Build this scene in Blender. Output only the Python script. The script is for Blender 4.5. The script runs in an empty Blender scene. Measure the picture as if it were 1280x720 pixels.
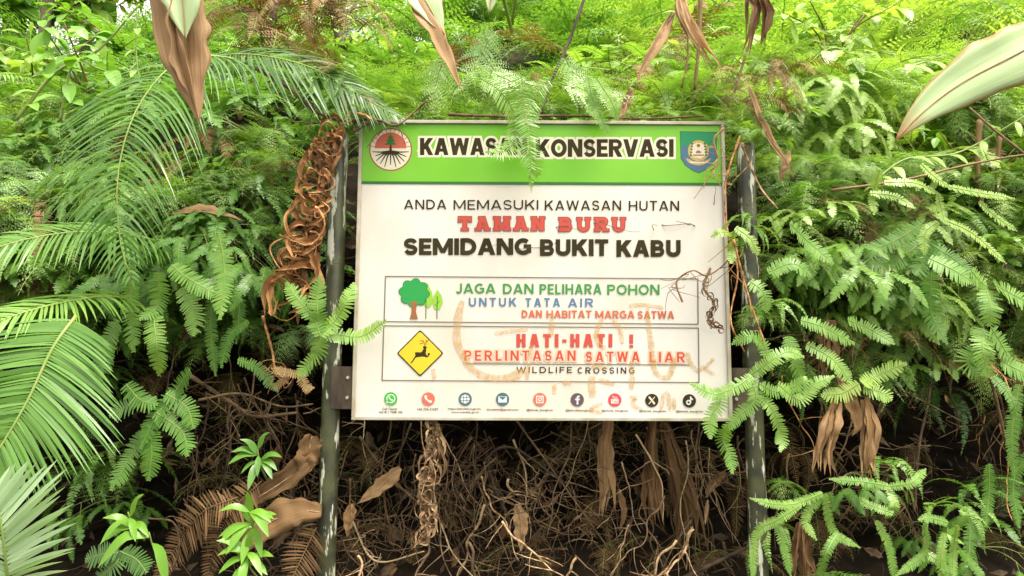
import bpy, bmesh, math, random, re
from mathutils import Vector, Matrix, Euler, noise as mnoise
R = math.radians
random.seed(7)
rnd, uni = random.random, random.uniform

# ------------------------------------------------------------------ camera, world, sun, exposure
sc = bpy.context.scene
COL = sc.collection
PITCH, ROLL, YAW = R(6.39), R(0.22), R(0.194)
F_PX = 924.0
CAM = Vector((0, 0, 1.5))
fw = Vector((math.sin(YAW)*math.cos(PITCH), math.cos(YAW)*math.cos(PITCH), math.sin(PITCH)))
rt0 = Vector((math.cos(YAW), -math.sin(YAW), 0)); up0 = rt0.cross(fw)
rt = rt0*math.cos(ROLL) + up0*math.sin(ROLL); up = up0*math.cos(ROLL) - rt0*math.sin(ROLL)
cam_d = bpy.data.cameras.new('camera'); cam = bpy.data.objects.new('camera', cam_d); COL.objects.link(cam)
cam_d.sensor_width = 36; cam_d.lens = 36*F_PX/1280; cam_d.clip_start = .05; cam_d.clip_end = 500
cam.matrix_world = Matrix(((rt.x, up.x, -fw.x, CAM.x), (rt.y, up.y, -fw.y, CAM.y), (rt.z, up.z, -fw.z, CAM.z), (0, 0, 0, 1)))
sc.camera = cam

SUN_EL, SUN_AZ = R(70), R(135)        # azimuth clockwise from +Y: behind the camera, to the right
w = bpy.data.worlds.new('World'); sc.world = w; w.use_nodes = True
nt = w.node_tree; bg = nt.nodes['Background']
sky = nt.nodes.new('ShaderNodeTexSky'); sky.sky_type = 'NISHITA'; sky.sun_disc = False
sky.sun_elevation = SUN_EL; sky.sun_rotation = SUN_AZ
sky.air_density = 1.0; sky.dust_density = 4.0
hs = nt.nodes.new('ShaderNodeHueSaturation'); hs.inputs['Saturation'].default_value = .10
nt.links.new(sky.outputs[0], hs.inputs['Color']); tn = nt.nodes.new('ShaderNodeMix'); tn.data_type = 'RGBA'; tn.blend_type = 'MULTIPLY'; tn.inputs[0].default_value = 1; tn.inputs[7].default_value = (1, .96, .86, 1)   # warm overcast
nt.links.new(hs.outputs[0], tn.inputs[6]); nt.links.new(tn.outputs[2], bg.inputs[0])
bg.inputs[1].default_value = .15
sd = bpy.data.lights.new('sun', 'SUN'); sd.energy = 1.1; sd.angle = R(25); sd.color = (1, .93, .80)
so = bpy.data.objects.new('sun', sd); COL.objects.link(so)
sv = Vector((math.sin(SUN_AZ)*math.cos(SUN_EL), math.cos(SUN_AZ)*math.cos(SUN_EL), math.sin(SUN_EL)))
so.rotation_euler = sv.to_track_quat('Z', 'Y').to_euler(); so.location = sv*30
vs = sc.view_settings; vs.view_transform = 'Standard'; vs.look = 'None'; vs.exposure = 2.08; vs.gamma = 1; vs.use_curve_mapping = False
sc.cycles.max_bounces = 8; sc.cycles.diffuse_bounces = 4; sc.cycles.transmission_bounces = 5; sc.cycles.glossy_bounces = 2
sc.cycles.transparent_max_bounces = 8; sc.cycles.caustics_reflective = False; sc.cycles.caustics_refractive = False
sc.cycles.use_denoising = True

# ------------------------------------------------------------------ helpers
def ray(px, py):
    return fw + rt*((px-640)/F_PX) + up*((360-py)/F_PX)
def at(px, py, Y):
    d = ray(px, py); return CAM + d*(Y/d.y)

class MB:
    def __init__(s): s.v = []; s.f = []; s.m = []
    def add(s, vs, fs, mi=0):
        o = len(s.v); s.v += [tuple(p) for p in vs]; s.f += [tuple(i+o for i in f) for f in fs]; s.m += [mi]*len(fs)
    def mesh(s, name, mats, smooth=False):
        me = bpy.data.meshes.new(name); me.from_pydata(s.v, [], s.f)
        for m in mats: me.materials.append(m)
        if s.f:
            me.polygons.foreach_set('material_index', s.m)
            if smooth: me.polygons.foreach_set('use_smooth', [True]*len(s.f))
        if getattr(s, 'uv', None):
            ul = me.uv_layers.new(name='leaf'); uvs = s.uv
            ul.data.foreach_set('uv', [c for l in me.loops for c in uvs[l.vertex_index]])
        me.update(); return me
    def build(s, name, mats, parent=None, smooth=False):
        if not isinstance(mats, (list, tuple)): mats = [mats]
        o = bpy.data.objects.new(name, s.mesh(name, mats, smooth)); COL.objects.link(o)
        if parent: o.parent = parent
        return o
def tag(o, label=None, cat=None, group=None, kind=None):
    if label: o['label'] = label
    if cat: o['category'] = cat
    if group: o['group'] = group
    if kind: o['kind'] = kind
    return o
def empty(name, loc, label, cat, group=None):
    o = bpy.data.objects.new(name, None); COL.objects.link(o); o.location = loc; o.empty_display_size = .05
    return tag(o, label, cat, group)
def inst(me, name, parent=None, loc=(0, 0, 0), rot=(0, 0, 0), sc_=1.0):
    o = bpy.data.objects.new(name, me); COL.objects.link(o)
    if parent: o.parent = parent
    o.location = loc; o.rotation_euler = rot
    o.scale = (sc_, sc_, sc_) if not hasattr(sc_, '__len__') else sc_
    return o
def resample(pts, n):
    """smooth (Catmull-Rom) resampling of a list of Vectors, n+1 points evenly spaced"""
    P = [Vector(p) for p in pts]
    if len(P) == 2: return [P[0].lerp(P[1], i/n) for i in range(n+1)]
    Q = [P[0]*2-P[1]] + P + [P[-1]*2-P[-2]]; out = []
    for i in range(1, len(Q)-2):
        a, b, c, d = Q[i-1:i+3]
        for k in range(12):
            t = k/12
            out.append(.5*((2*b)+(c-a)*t+(2*a-5*b+4*c-d)*t*t+(3*b-a-3*c+d)*t**3))
    out.append(P[-1])
    L = [0]
    for i in range(1, len(out)): L.append(L[-1]+(out[i]-out[i-1]).length)
    res = []; j = 0
    for i in range(n+1):
        s = L[-1]*i/n
        while j < len(L)-2 and L[j+1] < s: j += 1
        dl = L[j+1]-L[j]
        res.append(out[j].lerp(out[j+1], (s-L[j])/dl if dl > 1e-9 else 0))
    return res
def tangents(P):
    n = len(P); return [(P[min(i+1, n-1)]-P[max(i-1, 0)]).normalized() for i in range(n)]
def tube(mb, P, r0, r1=None, sides=5, mi=0, rf=None, cap=True):
    if r1 is None: r1 = r0
    T = tangents(P); n = len(P); vs = []; fs = []
    a = Vector((0.31, 0.2, 1)).cross(T[0])
    if a.length < .1: a = Vector((1, .2, 0)).cross(T[0])
    a.normalize()
    for i in range(n):
        a = (a - T[i]*a.dot(T[i])); a.normalize(); b = T[i].cross(a)
        r = rf(i/(n-1)) if rf else r0+(r1-r0)*i/(n-1)
        for k in range(sides):
            th = 2*math.pi*k/sides; vs.append(P[i]+(a*math.cos(th)+b*math.sin(th))*r)
    for i in range(n-1):
        for k in range(sides):
            k2 = (k+1) % sides; fs.append((i*sides+k, i*sides+k2, (i+1)*sides+k2, (i+1)*sides+k))
    if cap: fs.append(tuple(range(sides))[::-1]); fs.append(tuple((n-1)*sides+k for k in range(sides)))
    mb.add(vs, fs, mi)
def box(mb, c, s, mi=0):
    x, y, z = c; a, b, d = s[0]/2, s[1]/2, s[2]/2
    v = [(x+i*a, y+j*b, z+k*d) for i in (-1, 1) for j in (-1, 1) for k in (-1, 1)]
    mb.add(v, [(0, 1, 3, 2), (4, 6, 7, 5), (0, 4, 5, 1), (2, 3, 7, 6), (0, 2, 6, 4), (1, 5, 7, 3)], mi)
UPV = Vector((0, 0, 1))
def blade(mb, P, wid, nh=Vector((0, -.7, .7)), fold=.15, mi=0, wave=0.0, twist=0.0):
    """a leaf blade: two strips either side of a midrib; wid(t) = half width"""
    n = len(P)-1; T = tangents(P); vs = []; fs = []
    ph = uni(0, 6)
    for i, p in enumerate(P):
        t = i/n; S = T[i].cross(nh)
        if S.length < .05: S = T[i].cross(Vector((1, 0, .2)))
        S.normalize(); N = S.cross(T[i]); 
        if twist:
            q = Matrix.Rotation(twist*t, 3, T[i]); S = q @ S; N = q @ N
        h = wid(t); wv = wave*h*math.sin(9*t+ph)
        vs += [p-S*h+N*(fold*h+wv), p, p+S*h+N*(fold*h-wv*.7)]
    for i in range(n):
        a = i*3; fs += [(a, a+1, a+4, a+3), (a+1, a+2, a+5, a+4)]
    mb.add(vs, fs, mi)
def lance(w, peak=.4, base=.08):
    def f(t):
        if t < peak: return w*(base+(1-base)*math.sin(math.pi/2*t/peak))
        return w*max(.0, math.cos(math.pi/2*((t-peak)/(1-peak))**1.15))
    return f

# ---- ferns: the frond generators
def frames(P, nh):
    T = tangents(P); out = []
    for i in range(len(P)):
        S = T[i].cross(nh)
        if S.length < .05: S = T[i].cross(Vector((1, 0, .3)))
        S.normalize(); out.append((T[i], S, S.cross(T[i])))
    return out
def pinnate(mb, path, n, lfun, wd, ang=72, droop=.15, nh=UPV, mi=0, smi=1, r=.004, jit=.12, start=.1, sides=4, lift=.0, bent=0.0, fine=False):
    P = resample(path, n); FR = frames(P, nh)
    tube(mb, P, r, r*.35, sides, smi)
    for i in range(n):
        t = i/n
        if t < start: continue
        for sd_ in (-1, 1):
            T, S, N = FR[i]; l = lfun(t)*uni(1-jit, 1+jit)
            if rnd() < .03: l *= uni(.3, .7)
            a = R(ang-18*t+uni(-8, 8)*jit*6); D = (T*math.cos(a)+S*sd_*math.sin(a)+N*(lift+uni(-1, 1)*jit)).normalized()
            W = D.cross(N).normalized()
            W = (W+N*uni(-.5, .5)).normalized()
            b = P[i]+T*uni(0, .3)*(P[1]-P[0]).length
            vs = []
            ST = ((0, .5), (.15, .9), (.32, 1), (.5, .95), (.68, .75), (.85, .45), (1, .06)) if fine else ((0, .45), (.3, 1), (.7, .8), (1, .06))
            for k, wk in ST:
                q = b+D*l*k-UPV*droop*l*k*k+T*bent*l*k*k
                vs += [q-W*wd*wk*.5, q+W*wd*wk*.5]
            mb.add(vs, [(2*q, 2*q+1, 2*q+3, 2*q+2) for q in range(len(ST)-1)], mi)
    # end leaflet
    T, S, N = FR[n]; l = max(lfun(.97), wd*2); q = P[n]
    mb.add([q-S*wd*.4, q+S*wd*.4, q+T*l], [(0, 1, 2)], mi)
def comb(mb, path, n, half, nh=UPV, mi=0, smi=1, r=.0018, ang=84, taper=.7, droop=.06, fill=.9, jit=.13, tipw=.22):
    """a pinnatifid blade: short close-set lobes each side of an axis"""
    P = resample(path, n); FR = frames(P, nh); step = (P[-1]-P[0]).length/n
    step = max(step, sum((P[i+1]-P[i]).length for i in range(n))/n)
    tube(mb, P, r, r*.5, 4, smi)
    for i in range(n):
        t = (i+.5)/n; p = P[i].lerp(P[i+1], .5); T, S, N = FR[i]
        prof = min(1, .55+t*3)*(1 if t < taper else max(tipw, math.cos(math.pi/2*(t-taper)/(1-taper))))
        for sd_ in (-1, 1):
            l = half*prof*uni(1-jit, 1+jit)*(uni(.35, .7) if rnd() < .05 else 1); a = R(ang-22*t+uni(-6, 6))
            D = (T*math.cos(a)+S*sd_*math.sin(a)+N*uni(-.09, .09)).normalized(); w_ = step*fill*.5
            q1 = p+D*l*.55-UPV*droop*l*.3; q2 = p+D*l-UPV*droop*l
            mb.add([p-T*w_, p+T*w_, q1+T*w_*.95, q1-T*w_*.95, q2+T*w_*.5, q2-T*w_*.5], [(0, 1, 2, 3), (3, 2, 4, 5)], mi)
def lace(mb, path, n, lfun, m=11, seg=.2, ang=65, droop=.2, nh=UPV, mi=0, smi=1, r=.004, jit=.15, start=.14):
    """a twice-divided frond: pinnae that are themselves rows of narrow lobes"""
    P = resample(path, n); FR = frames(P, nh); tube(mb, P, r, r*.3, 4, smi)
    for i in range(n):
        t = i/n
        if t < start: continue
        for sd_ in (-1, 1):
            T, S, N = FR[i]; l = lfun(t)*uni(1-jit, 1+jit); a = R(ang-20*t+uni(-8, 8))
            D = (T*math.cos(a)+S*sd_*math.sin(a)+N*uni(-.25, .25)).normalized(); W = D.cross(N).normalized(); b = P[i]
            mm = max(4, int(m*l/lfun(.35)))
            e = b+D*l-UPV*droop*l
            mb.add([b-W*.0012, b+W*.0012, e], [(0, 1, 2)], smi)
            for k in range(mm):
                u = (k+.6)/mm; q = b+D*l*u-UPV*droop*l*u*u
                for s2 in (-1, 1):
                    sl = l*seg*(1.02-u)**.7*uni(.8, 1.2)+.002; d2 = (D*.5+W*s2*.86+N*uni(-.2, .2)).normalized()
                    pw = d2.cross(N).normalized()*sl*.2
                    mb.add([q, q+d2*sl*.45+pw, q+d2*sl-UPV*sl*.1, q+d2*sl*.45-pw], [(0, 1, 2, 3)], mi)
def arch(L, e0, e1, n=10, side=0.0):
    """a local rachis in the XZ plane that starts at elevation e0 and ends at e1 (degrees)"""
    p = Vector((0, 0, 0)); out = [p.copy()]
    for i in range(n):
        t = (i+.5)/n; e = R(e0+(e1-e0)*t**1.2)
        p = p+Vector((math.cos(e), side*t, math.sin(e)))*(L/n); out.append(p.copy())
    return out

# ------------------------------------------------------------------ materials
def N_(nt, t, **k):
    n = nt.nodes.new(t)
    for a, v in k.items(): setattr(n, a, v)
    return n
def base_mat(name):
    m = bpy.data.materials.new(name); m.use_nodes = True; nt = m.node_tree; nt.nodes.clear()
    out = N_(nt, 'ShaderNodeOutputMaterial'); return m, nt, out
def leafmat(name, c1, c2, trans=.35, rough=.36, nscale=9, tint=(1.3, 1.25, .5), spec=.5, uv=None):
    m, nt, out = base_mat(name); L = nt.links
    oi = N_(nt, 'ShaderNodeObjectInfo'); ge = N_(nt, 'ShaderNodeNewGeometry'); tc = N_(nt, 'ShaderNodeTexCoord')
    no = N_(nt, 'ShaderNodeTexNoise'); no.inputs['Scale'].default_value = nscale; no.inputs['Detail'].default_value = 4
    if uv:                                            # fibres or veins that run along the leaf
        mp = N_(nt, 'ShaderNodeMapping'); mp.inputs['Scale'].default_value = (*uv, 1); L.new(tc.outputs['UV'], mp.inputs[0])
        av = N_(nt, 'ShaderNodeVectorMath', operation='ADD'); cb = N_(nt, 'ShaderNodeCombineXYZ'); ml_ = N_(nt, 'ShaderNodeMath', operation='MULTIPLY'); ml_.inputs[1].default_value = 37
        L.new(oi.outputs['Random'], ml_.inputs[0]); L.new(ml_.outputs[0], cb.inputs[2]); L.new(mp.outputs[0], av.inputs[0]); L.new(cb.outputs[0], av.inputs[1]); L.new(av.outputs[0], no.inputs['Vector'])
        no.inputs['Scale'].default_value = 1; no.inputs['Detail'].default_value = 6; no.inputs['Roughness'].default_value = .62
    else: L.new(tc.outputs['Object'], no.inputs['Vector'])
    a = N_(nt, 'ShaderNodeMath', operation='MULTIPLY_ADD'); a.inputs[1].default_value = .3 if uv else .42
    L.new(oi.outputs['Random'], a.inputs[0])
    b = N_(nt, 'ShaderNodeMath', operation='MULTIPLY'); b.inputs[1].default_value = .38
    L.new(ge.outputs['Random Per Island'], b.inputs[0]); L.new(b.outputs[0], a.inputs[2])
    c = N_(nt, 'ShaderNodeMath', operation='MULTIPLY_ADD'); c.inputs[1].default_value = 1.0 if uv else .5
    L.new(no.outputs[0], c.inputs[0]); L.new(a.outputs[0], c.inputs[2])
    d = N_(nt, 'ShaderNodeMath', operation='SUBTRACT'); d.inputs[1].default_value = .42 if uv else .15; d.use_clamp = True; L.new(c.outputs[0], d.inputs[0])
    mx = N_(nt, 'ShaderNodeMix', data_type='RGBA'); mx.inputs[6].default_value = (*c1, 1); mx.inputs[7].default_value = (*c2, 1)
    L.new(d.outputs[0], mx.inputs[0])
    pb = N_(nt, 'ShaderNodeBsdfPrincipled'); pb.inputs['Roughness'].default_value = rough; pb.inputs['Specular IOR Level'].default_value = spec
    L.new(mx.outputs[2], pb.inputs['Base Color'])
    if uv:
        bp = N_(nt, 'ShaderNodeBump'); bp.inputs['Strength'].default_value = .6; bp.inputs['Distance'].default_value = .003; L.new(no.outputs[0], bp.inputs['Height']); L.new(bp.outputs[0], pb.inputs['Normal'])
    tm = N_(nt, 'ShaderNodeMix', data_type='RGBA', blend_type='MULTIPLY'); tm.inputs[0].default_value = 1
    tm.inputs[7].default_value = (*tint, 1); L.new(mx.outputs[2], tm.inputs[6])
    tr = N_(nt, 'ShaderNodeBsdfTranslucent'); L.new(tm.outputs[2], tr.inputs['Color'])
    ms = N_(nt, 'ShaderNodeMixShader'); ms.inputs[0].default_value = trans
    L.new(pb.outputs[0], ms.inputs[1]); L.new(tr.outputs[0], ms.inputs[2]); L.new(ms.outputs[0], out.inputs[0])
    return m
def mat(name, c1, c2=None, rough=.6, nscale=8, spec=.3, metal=0.0, bump=0.0, stretch=(1, 1, 1), lo=.35, hi=.65, detail=6):
    m, nt, out = base_mat(name); L = nt.links
    pb = N_(nt, 'ShaderNodeBsdfPrincipled'); pb.inputs['Roughness'].default_value = rough
    pb.inputs['Specular IOR Level'].default_value = spec; pb.inputs['Metallic'].default_value = metal
    if c2 is None: pb.inputs['Base Color'].default_value = (*c1, 1)
    else:
        tc = N_(nt, 'ShaderNodeTexCoord'); mp = N_(nt, 'ShaderNodeMapping'); mp.inputs['Scale'].default_value = stretch
        no = N_(nt, 'ShaderNodeTexNoise'); no.inputs['Scale'].default_value = nscale; no.inputs['Detail'].default_value = detail
        L.new(tc.outputs['Object'], mp.inputs[0]); L.new(mp.outputs[0], no.inputs['Vector'])
        rp = N_(nt, 'ShaderNodeMapRange'); rp.inputs[1].default_value = lo; rp.inputs[2].default_value = hi
        L.new(no.outputs[0], rp.inputs[0])
        mx = N_(nt, 'ShaderNodeMix', data_type='RGBA'); mx.inputs[6].default_value = (*c1, 1); mx.inputs[7].default_value = (*c2, 1)
        L.new(rp.outputs[0], mx.inputs[0]); L.new(mx.outputs[2], pb.inputs['Base Color'])
        if bump:
            bp = N_(nt, 'ShaderNodeBump'); bp.inputs['Strength'].default_value = bump; bp.inputs['Distance'].default_value = .02
            L.new(no.outputs[0], bp.inputs['Height']); L.new(bp.outputs[0], pb.inputs['Normal'])
    L.new(pb.outputs[0], out.inputs[0]); return m
M = {}
M['fern_bright'] = leafmat('bright fern green', (.10, .25, .03), (.28, .46, .09), .42)
M['fern_lime'] = leafmat('yellow green fern', (.17, .33, .04), (.40, .54, .14), .42)
M['fern_mid'] = leafmat('mid fern green', (.06, .18, .022), (.16, .32, .05), .38)
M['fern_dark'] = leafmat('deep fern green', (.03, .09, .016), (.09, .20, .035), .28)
M['fern_pale'] = leafmat('pale silvery fern green', (.17, .34, .09), (.38, .55, .22), .32, .34)
M['fern_brown'] = leafmat('dead fern brown', (.16, .075, .028), (.30, .17, .07), .2, .7, tint=(1.1, .9, .6))
M['fern_mat'] = leafmat('withered fern', (.06, .034, .016), (.20, .12, .056), .15, .8, tint=(1.1, .9, .6), spec=.1)
M['palm_leaf'] = leafmat('palm leaflet green', (.04, .13, .016), (.13, .27, .04), .32, .3)
M['dead_red_strip'] = leafmat('dried red brown strip', (.10, .042, .015), (.52, .27, .115), .15, .8, tint=(1.1, .9, .6), spec=.12, uv=(12, 5))
M['dead_tan_strip'] = leafmat('dried tan strip', (.11, .06, .028), (.55, .38, .22), .15, .8, tint=(1.1, .9, .6), spec=.12, uv=(12, 5)); M['stem_brown_strip'] = leafmat('dry twig strip', (.06, .03, .014), (.22, .12, .06), .1, .8, tint=(1.1, .9, .6), spec=.1, uv=(12, 5))
M['litter'] = leafmat('leaf litter brown', (.012, .008, .004), (.13, .075, .032), .1, .8, 20, (1.1, .9, .6))
M['palm_pale'] = leafmat('glossy pale palm leaflet', (.20, .36, .15), (.42, .56, .34), .25, .28)
M['stem_green'] = mat('green stem', (.14, .22, .04), (.22, .26, .07), .5)
M['stem_brown'] = mat('brown stem', (.10, .055, .022), (.2, .12, .05), .6)
M['stem_dark'] = mat('dark bark', (.035, .025, .016), (.10, .075, .05), .8, 14, bump=.4, stretch=(1, 1, .3))
M['root'] = mat('root brown', (.05, .03, .015), (.16, .10, .05), .75, 22, bump=.3)
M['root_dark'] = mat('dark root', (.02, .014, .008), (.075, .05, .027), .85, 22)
M['root_pale'] = mat('pale root', (.28, .19, .10), (.5, .37, .22), .7, 22)
M['dead_red'] = mat('dried red brown frond', (.17, .075, .027), (.55, .29, .125), .85, 34, bump=.6, spec=.12)
M['dead_tan'] = mat('dried tan frond', (.14, .075, .034), (.52, .36, .21), .85, 40, bump=.6, spec=.12)
M['dead_leaf'] = leafmat('dry leaf brown', (.05, .027, .012), (.27, .155, .07), .15, .75, 14, (1.1, .9, .6), .2, (22, 3))
M['dead_straw'] = leafmat('dry leaf straw', (.17, .09, .036), (.56, .37, .19), .25, .65, 18, (1.1, .9, .6), .25, (24, 2.5))
M['leaf_broad'] = leafmat('fresh broad leaf', (.10, .26, .02), (.22, .42, .04), .4, .35, 6)
def cream(name, tip):
    m = leafmat(name, (.40, .54, .24), (.70, .78, .56), .42, .4, 5, (1.05, 1.05, .8), .35, (26, 1.2)); nt = m.node_tree; L = nt.links
    mx = [n for n in nt.nodes if n.bl_idname == 'ShaderNodeMix' and n.blend_type == 'MIX'][0]; tc = [n for n in nt.nodes if n.bl_idname == 'ShaderNodeTexCoord'][0]
    sp = N_(nt, 'ShaderNodeSeparateXYZ'); L.new(tc.outputs['UV'], sp.inputs[0]); no = N_(nt, 'ShaderNodeTexNoise'); no.inputs['Scale'].default_value = 14; no.inputs['Detail'].default_value = 5; L.new(tc.outputs['UV'], no.inputs['Vector'])
    def mm(op, a, b):
        n = N_(nt, 'ShaderNodeMath', operation=op)
        for q, x in enumerate((a, b)):
            if isinstance(x, (int, float)): n.inputs[q].default_value = x
            else: L.new(x, n.inputs[q])
        return n.outputs[0]
    e = mm('MULTIPLY', mm('ABSOLUTE', mm('SUBTRACT', sp.outputs[0], .5), 0), 2.0)                     # 0 at the midrib, 1 at the margin
    e = mm('ADD', e, mm('MULTIPLY', mm('SUBTRACT', no.outputs[0], .5), .22)); 
    if tip: e = mm('MAXIMUM', e, mm('ADD', sp.outputs[1], mm('MULTIPLY', mm('SUBTRACT', no.outputs[0], .5), .08)))
    rp = N_(nt, 'ShaderNodeMapRange'); rp.inputs[1].default_value = .84 if tip else .92; rp.inputs[2].default_value = .98; L.new(e, rp.inputs[0])
    m2 = N_(nt, 'ShaderNodeMix', data_type='RGBA'); m2.inputs[7].default_value = (.42, .24, .08, 1); L.new(rp.outputs[0], m2.inputs[0])
    for l in list(L):
        if l.from_node == mx: t = l.to_socket; L.remove(l); L.new(m2.outputs[2], t)
    L.new(mx.outputs[2], m2.inputs[6]); return m
M['leaf_cream'] = cream('faded pale leaf', False); M['leaf_cream_tip'] = cream('faded pale leaf with brown tip', True)
M['soil'] = mat('dark shaded soil', (.005, .004, .0025), (.022, .015, .009), .95, 9, bump=.9, spec=.1)  # dark soil, colour lowered further to carry the hollow's shade
M['asphalt'] = mat('asphalt', (.045, .045, .045), (.07, .068, .065), .9, 60, bump=.3)

# ------------------------------------------------------------------ the setting
# ground: a road verge and road in front of the bank
mb = MB(); mb.add([(-60, -40, 0), (60, -40, 0), (60, 3.05, 0), (-60, 3.05, 0)], [(0, 1, 2, 3)])
tag(mb.build('ground', M['asphalt']), kind='structure')
PROF = [(2.95, -.05), (3.15, .25), (3.5, .55), (4.4, .88), (4.9, 1.2), (4.6, 1.62), (3.9, 1.86), (3.5, 1.98), (3.42, 2.12), (3.6, 2.36), (4.2, 2.8),
        (5.0, 3.3), (6.2, 4.1), (7.6, 5.0), (9.2, 5.7), (12, 6.3), (20, 7)]
_q = [Vector((0, a, b)) for a, b in PROF]; _q = [_q[0]*2-_q[1]]+_q+[_q[-1]*2-_q[-2]]; PV = []
for _i in range(1, len(_q)-2):
    for _k in range(4):
        a, b, c, d = _q[_i-1:_i+3]; t = _k/4; PV.append(.5*((2*b)+(c-a)*t+(2*a-5*b+4*c-d)*t*t+(3*b-a-3*c+d)*t**3))
PV.append(_q[-2])
def bankpt(x, s):
    i = min(int(s*64), 63); p = PV[i].lerp(PV[i+1], s*64-i); y, z = p.y, p.z
    n1 = mnoise.noise(Vector((x*.8, s*7, 1.3))); n2 = mnoise.noise(Vector((x*2.6, s*20, 4.1))); n3 = mnoise.noise(Vector((x*7, s*46, 9.)))
    y += n1*.22+n2*.09+n3*.035; z += n2*.07+n3*.03
    if y > 4: z += (y-4)*.05*max(-1.6, min(1.2, x/2)) 
    return Vector((x, y, z))
mb = MB(); NX, NS = 200, 110
vs_ = [bankpt(-14+28*i/NX, j/NS) for i in range(NX+1) for j in range(NS+1)]
fs_ = [(i*(NS+1)+j, (i+1)*(NS+1)+j, (i+1)*(NS+1)+j+1, i*(NS+1)+j+1) for i in range(NX) for j in range(NS)]
mb.add(vs_, fs_)
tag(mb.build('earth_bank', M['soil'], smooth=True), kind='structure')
from mathutils.bvhtree import BVHTree
BANK = BVHTree.FromPolygons(vs_, fs_)
def onbank(px_, py_, back=0.0):
    h = BANK.ray_cast(CAM, ray(px_, py_).normalized())[0]
    return h if h is not None else at(px_, py_, 3.5)
def slope(x, Y):
    """height of the bank's upper slope at x, Y (first crossing above the lip)"""
    lo, hi = .53, 1.0
    for _ in range(22):
        m_ = (lo+hi)/2
        if bankpt(x, m_).y < Y: lo = m_
        else: hi = m_
    return bankpt(x, lo)

# ------------------------------------------------------------------ the sign
YS = 3.0
X0, X1, Z0, Z1 = -.6293, .8951, 1.3023, 2.5399
M['panel'] = mat('sign white enamel', (.84, .80, .73), (.68, .58, .43), .35, 2.0, stretch=(1.6, 1, .8), lo=.42, hi=.86, detail=10)
M['frame'] = mat('cream aluminium frame', (.62, .58, .47), (.45, .39, .27), .45, 12)
M['header_green'] = mat('header green', (.17, .52, .015), (.22, .58, .03), .35, 3)
M['dkgreen'] = mat('dark green print', (.02, .17, .02)); M['ink'] = mat('dark brown ink', (.022, .017, .006), (.036, .028, .010), .7, 8, spec=.1)
M['cream'] = mat('cream print', (.82, .76, .58)); M['red'] = mat('red print', (.62, .075, .05)); M['orange'] = mat('orange red print', (.66, .15, .07))
M['pink'] = mat('pale orange outline', (.88, .58, .40)); M['tgreen'] = mat('text green', (.045, .30, .05)); M['tblue'] = mat('text blue', (.10, .21, .37))
M['line'] = mat('grey brown line', (.12, .11, .08)); M['crown'] = mat('icon green', (.02, .36, .07)); M['lime'] = mat('icon lime', (.32, .60, .05))
M['brown'] = mat('icon brown', (.36, .13, .045)); M['yellow'] = mat('icon yellow', (.80, .62, .03)); M['slate'] = mat('slate print', (.07, .16, .19))
M['white'] = mat('white print', (.82, .82, .80)); M['plum'] = mat('dark plum print', (.075, .055, .06)); M['coral'] = mat('coral print', (.72, .17, .10))
M['wgreen'] = mat('messenger green', (.06, .48, .05)); M['crimson'] = mat('crimson print', (.70, .08, .09)); M['gold'] = mat('gold print', (.62, .43, .12))
M['shieldg'] = mat('shield green', (.01, .28, .10)); M['shieldb'] = mat('shield blue', (.07, .17, .27)); M['ered'] = mat('emblem red', (.60, .13, .07))
M['shadow_ink'] = mat('dark red ink', (.20, .05, .03))

for _k in ('panel', 'frame', 'header_green', 'dkgreen', 'cream', 'red', 'orange', 'pink', 'tgreen', 'tblue', 'crown', 'lime', 'brown', 'yellow', 'slate', 'white', 'coral', 'wgreen', 'crimson', 'gold', 'shieldg', 'shieldb', 'ered'):
    for _n in M[_k].node_tree.nodes:                                  # sign colours dimmed evenly to offset the raised exposure
        for _s in _n.inputs:
            if _s.type == 'RGBA' and not _s.is_linked and _s.name in ('A', 'B', 'Base Color'): _s.default_value = [c*.65 for c in _s.default_value[:3]]+[1]
sign = empty('information_sign', ((X0+X1)/2, 3.05, 0), 'white and green conservation notice board on two mossy pipe posts under the fern bank', 'sign')
def rel(o):                                        # children built in world coordinates
    o.parent = sign; o.matrix_parent_inverse = Matrix.Translation(-sign.location); return o
fwid = .014
mb = MB(); box(mb, ((X0+X1)/2, YS+.012, (Z0+Z1)/2), (X1-X0-.02, .02, Z1-Z0-.02)); panel = rel(mb.build('panel', M['panel']))
mb = MB()
box(mb, ((X0+X1)/2, YS+.008, Z1-fwid/2), (X1-X0, .036, fwid)); box(mb, ((X0+X1)/2, YS+.008, Z0+fwid/2), (X1-X0, .036, fwid))
box(mb, (X0+fwid/2, YS+.008, (Z0+Z1)/2), (fwid, .036, Z1-Z0-2*fwid)); box(mb, (X1-fwid/2, YS+.008, (Z0+Z1)/2), (fwid, .036, Z1-Z0-2*fwid))
fr = rel(mb.build('frame', M['frame']))
bv = fr.modifiers.new('bevel', 'BEVEL'); bv.width = .002; bv.segments = 2
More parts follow.
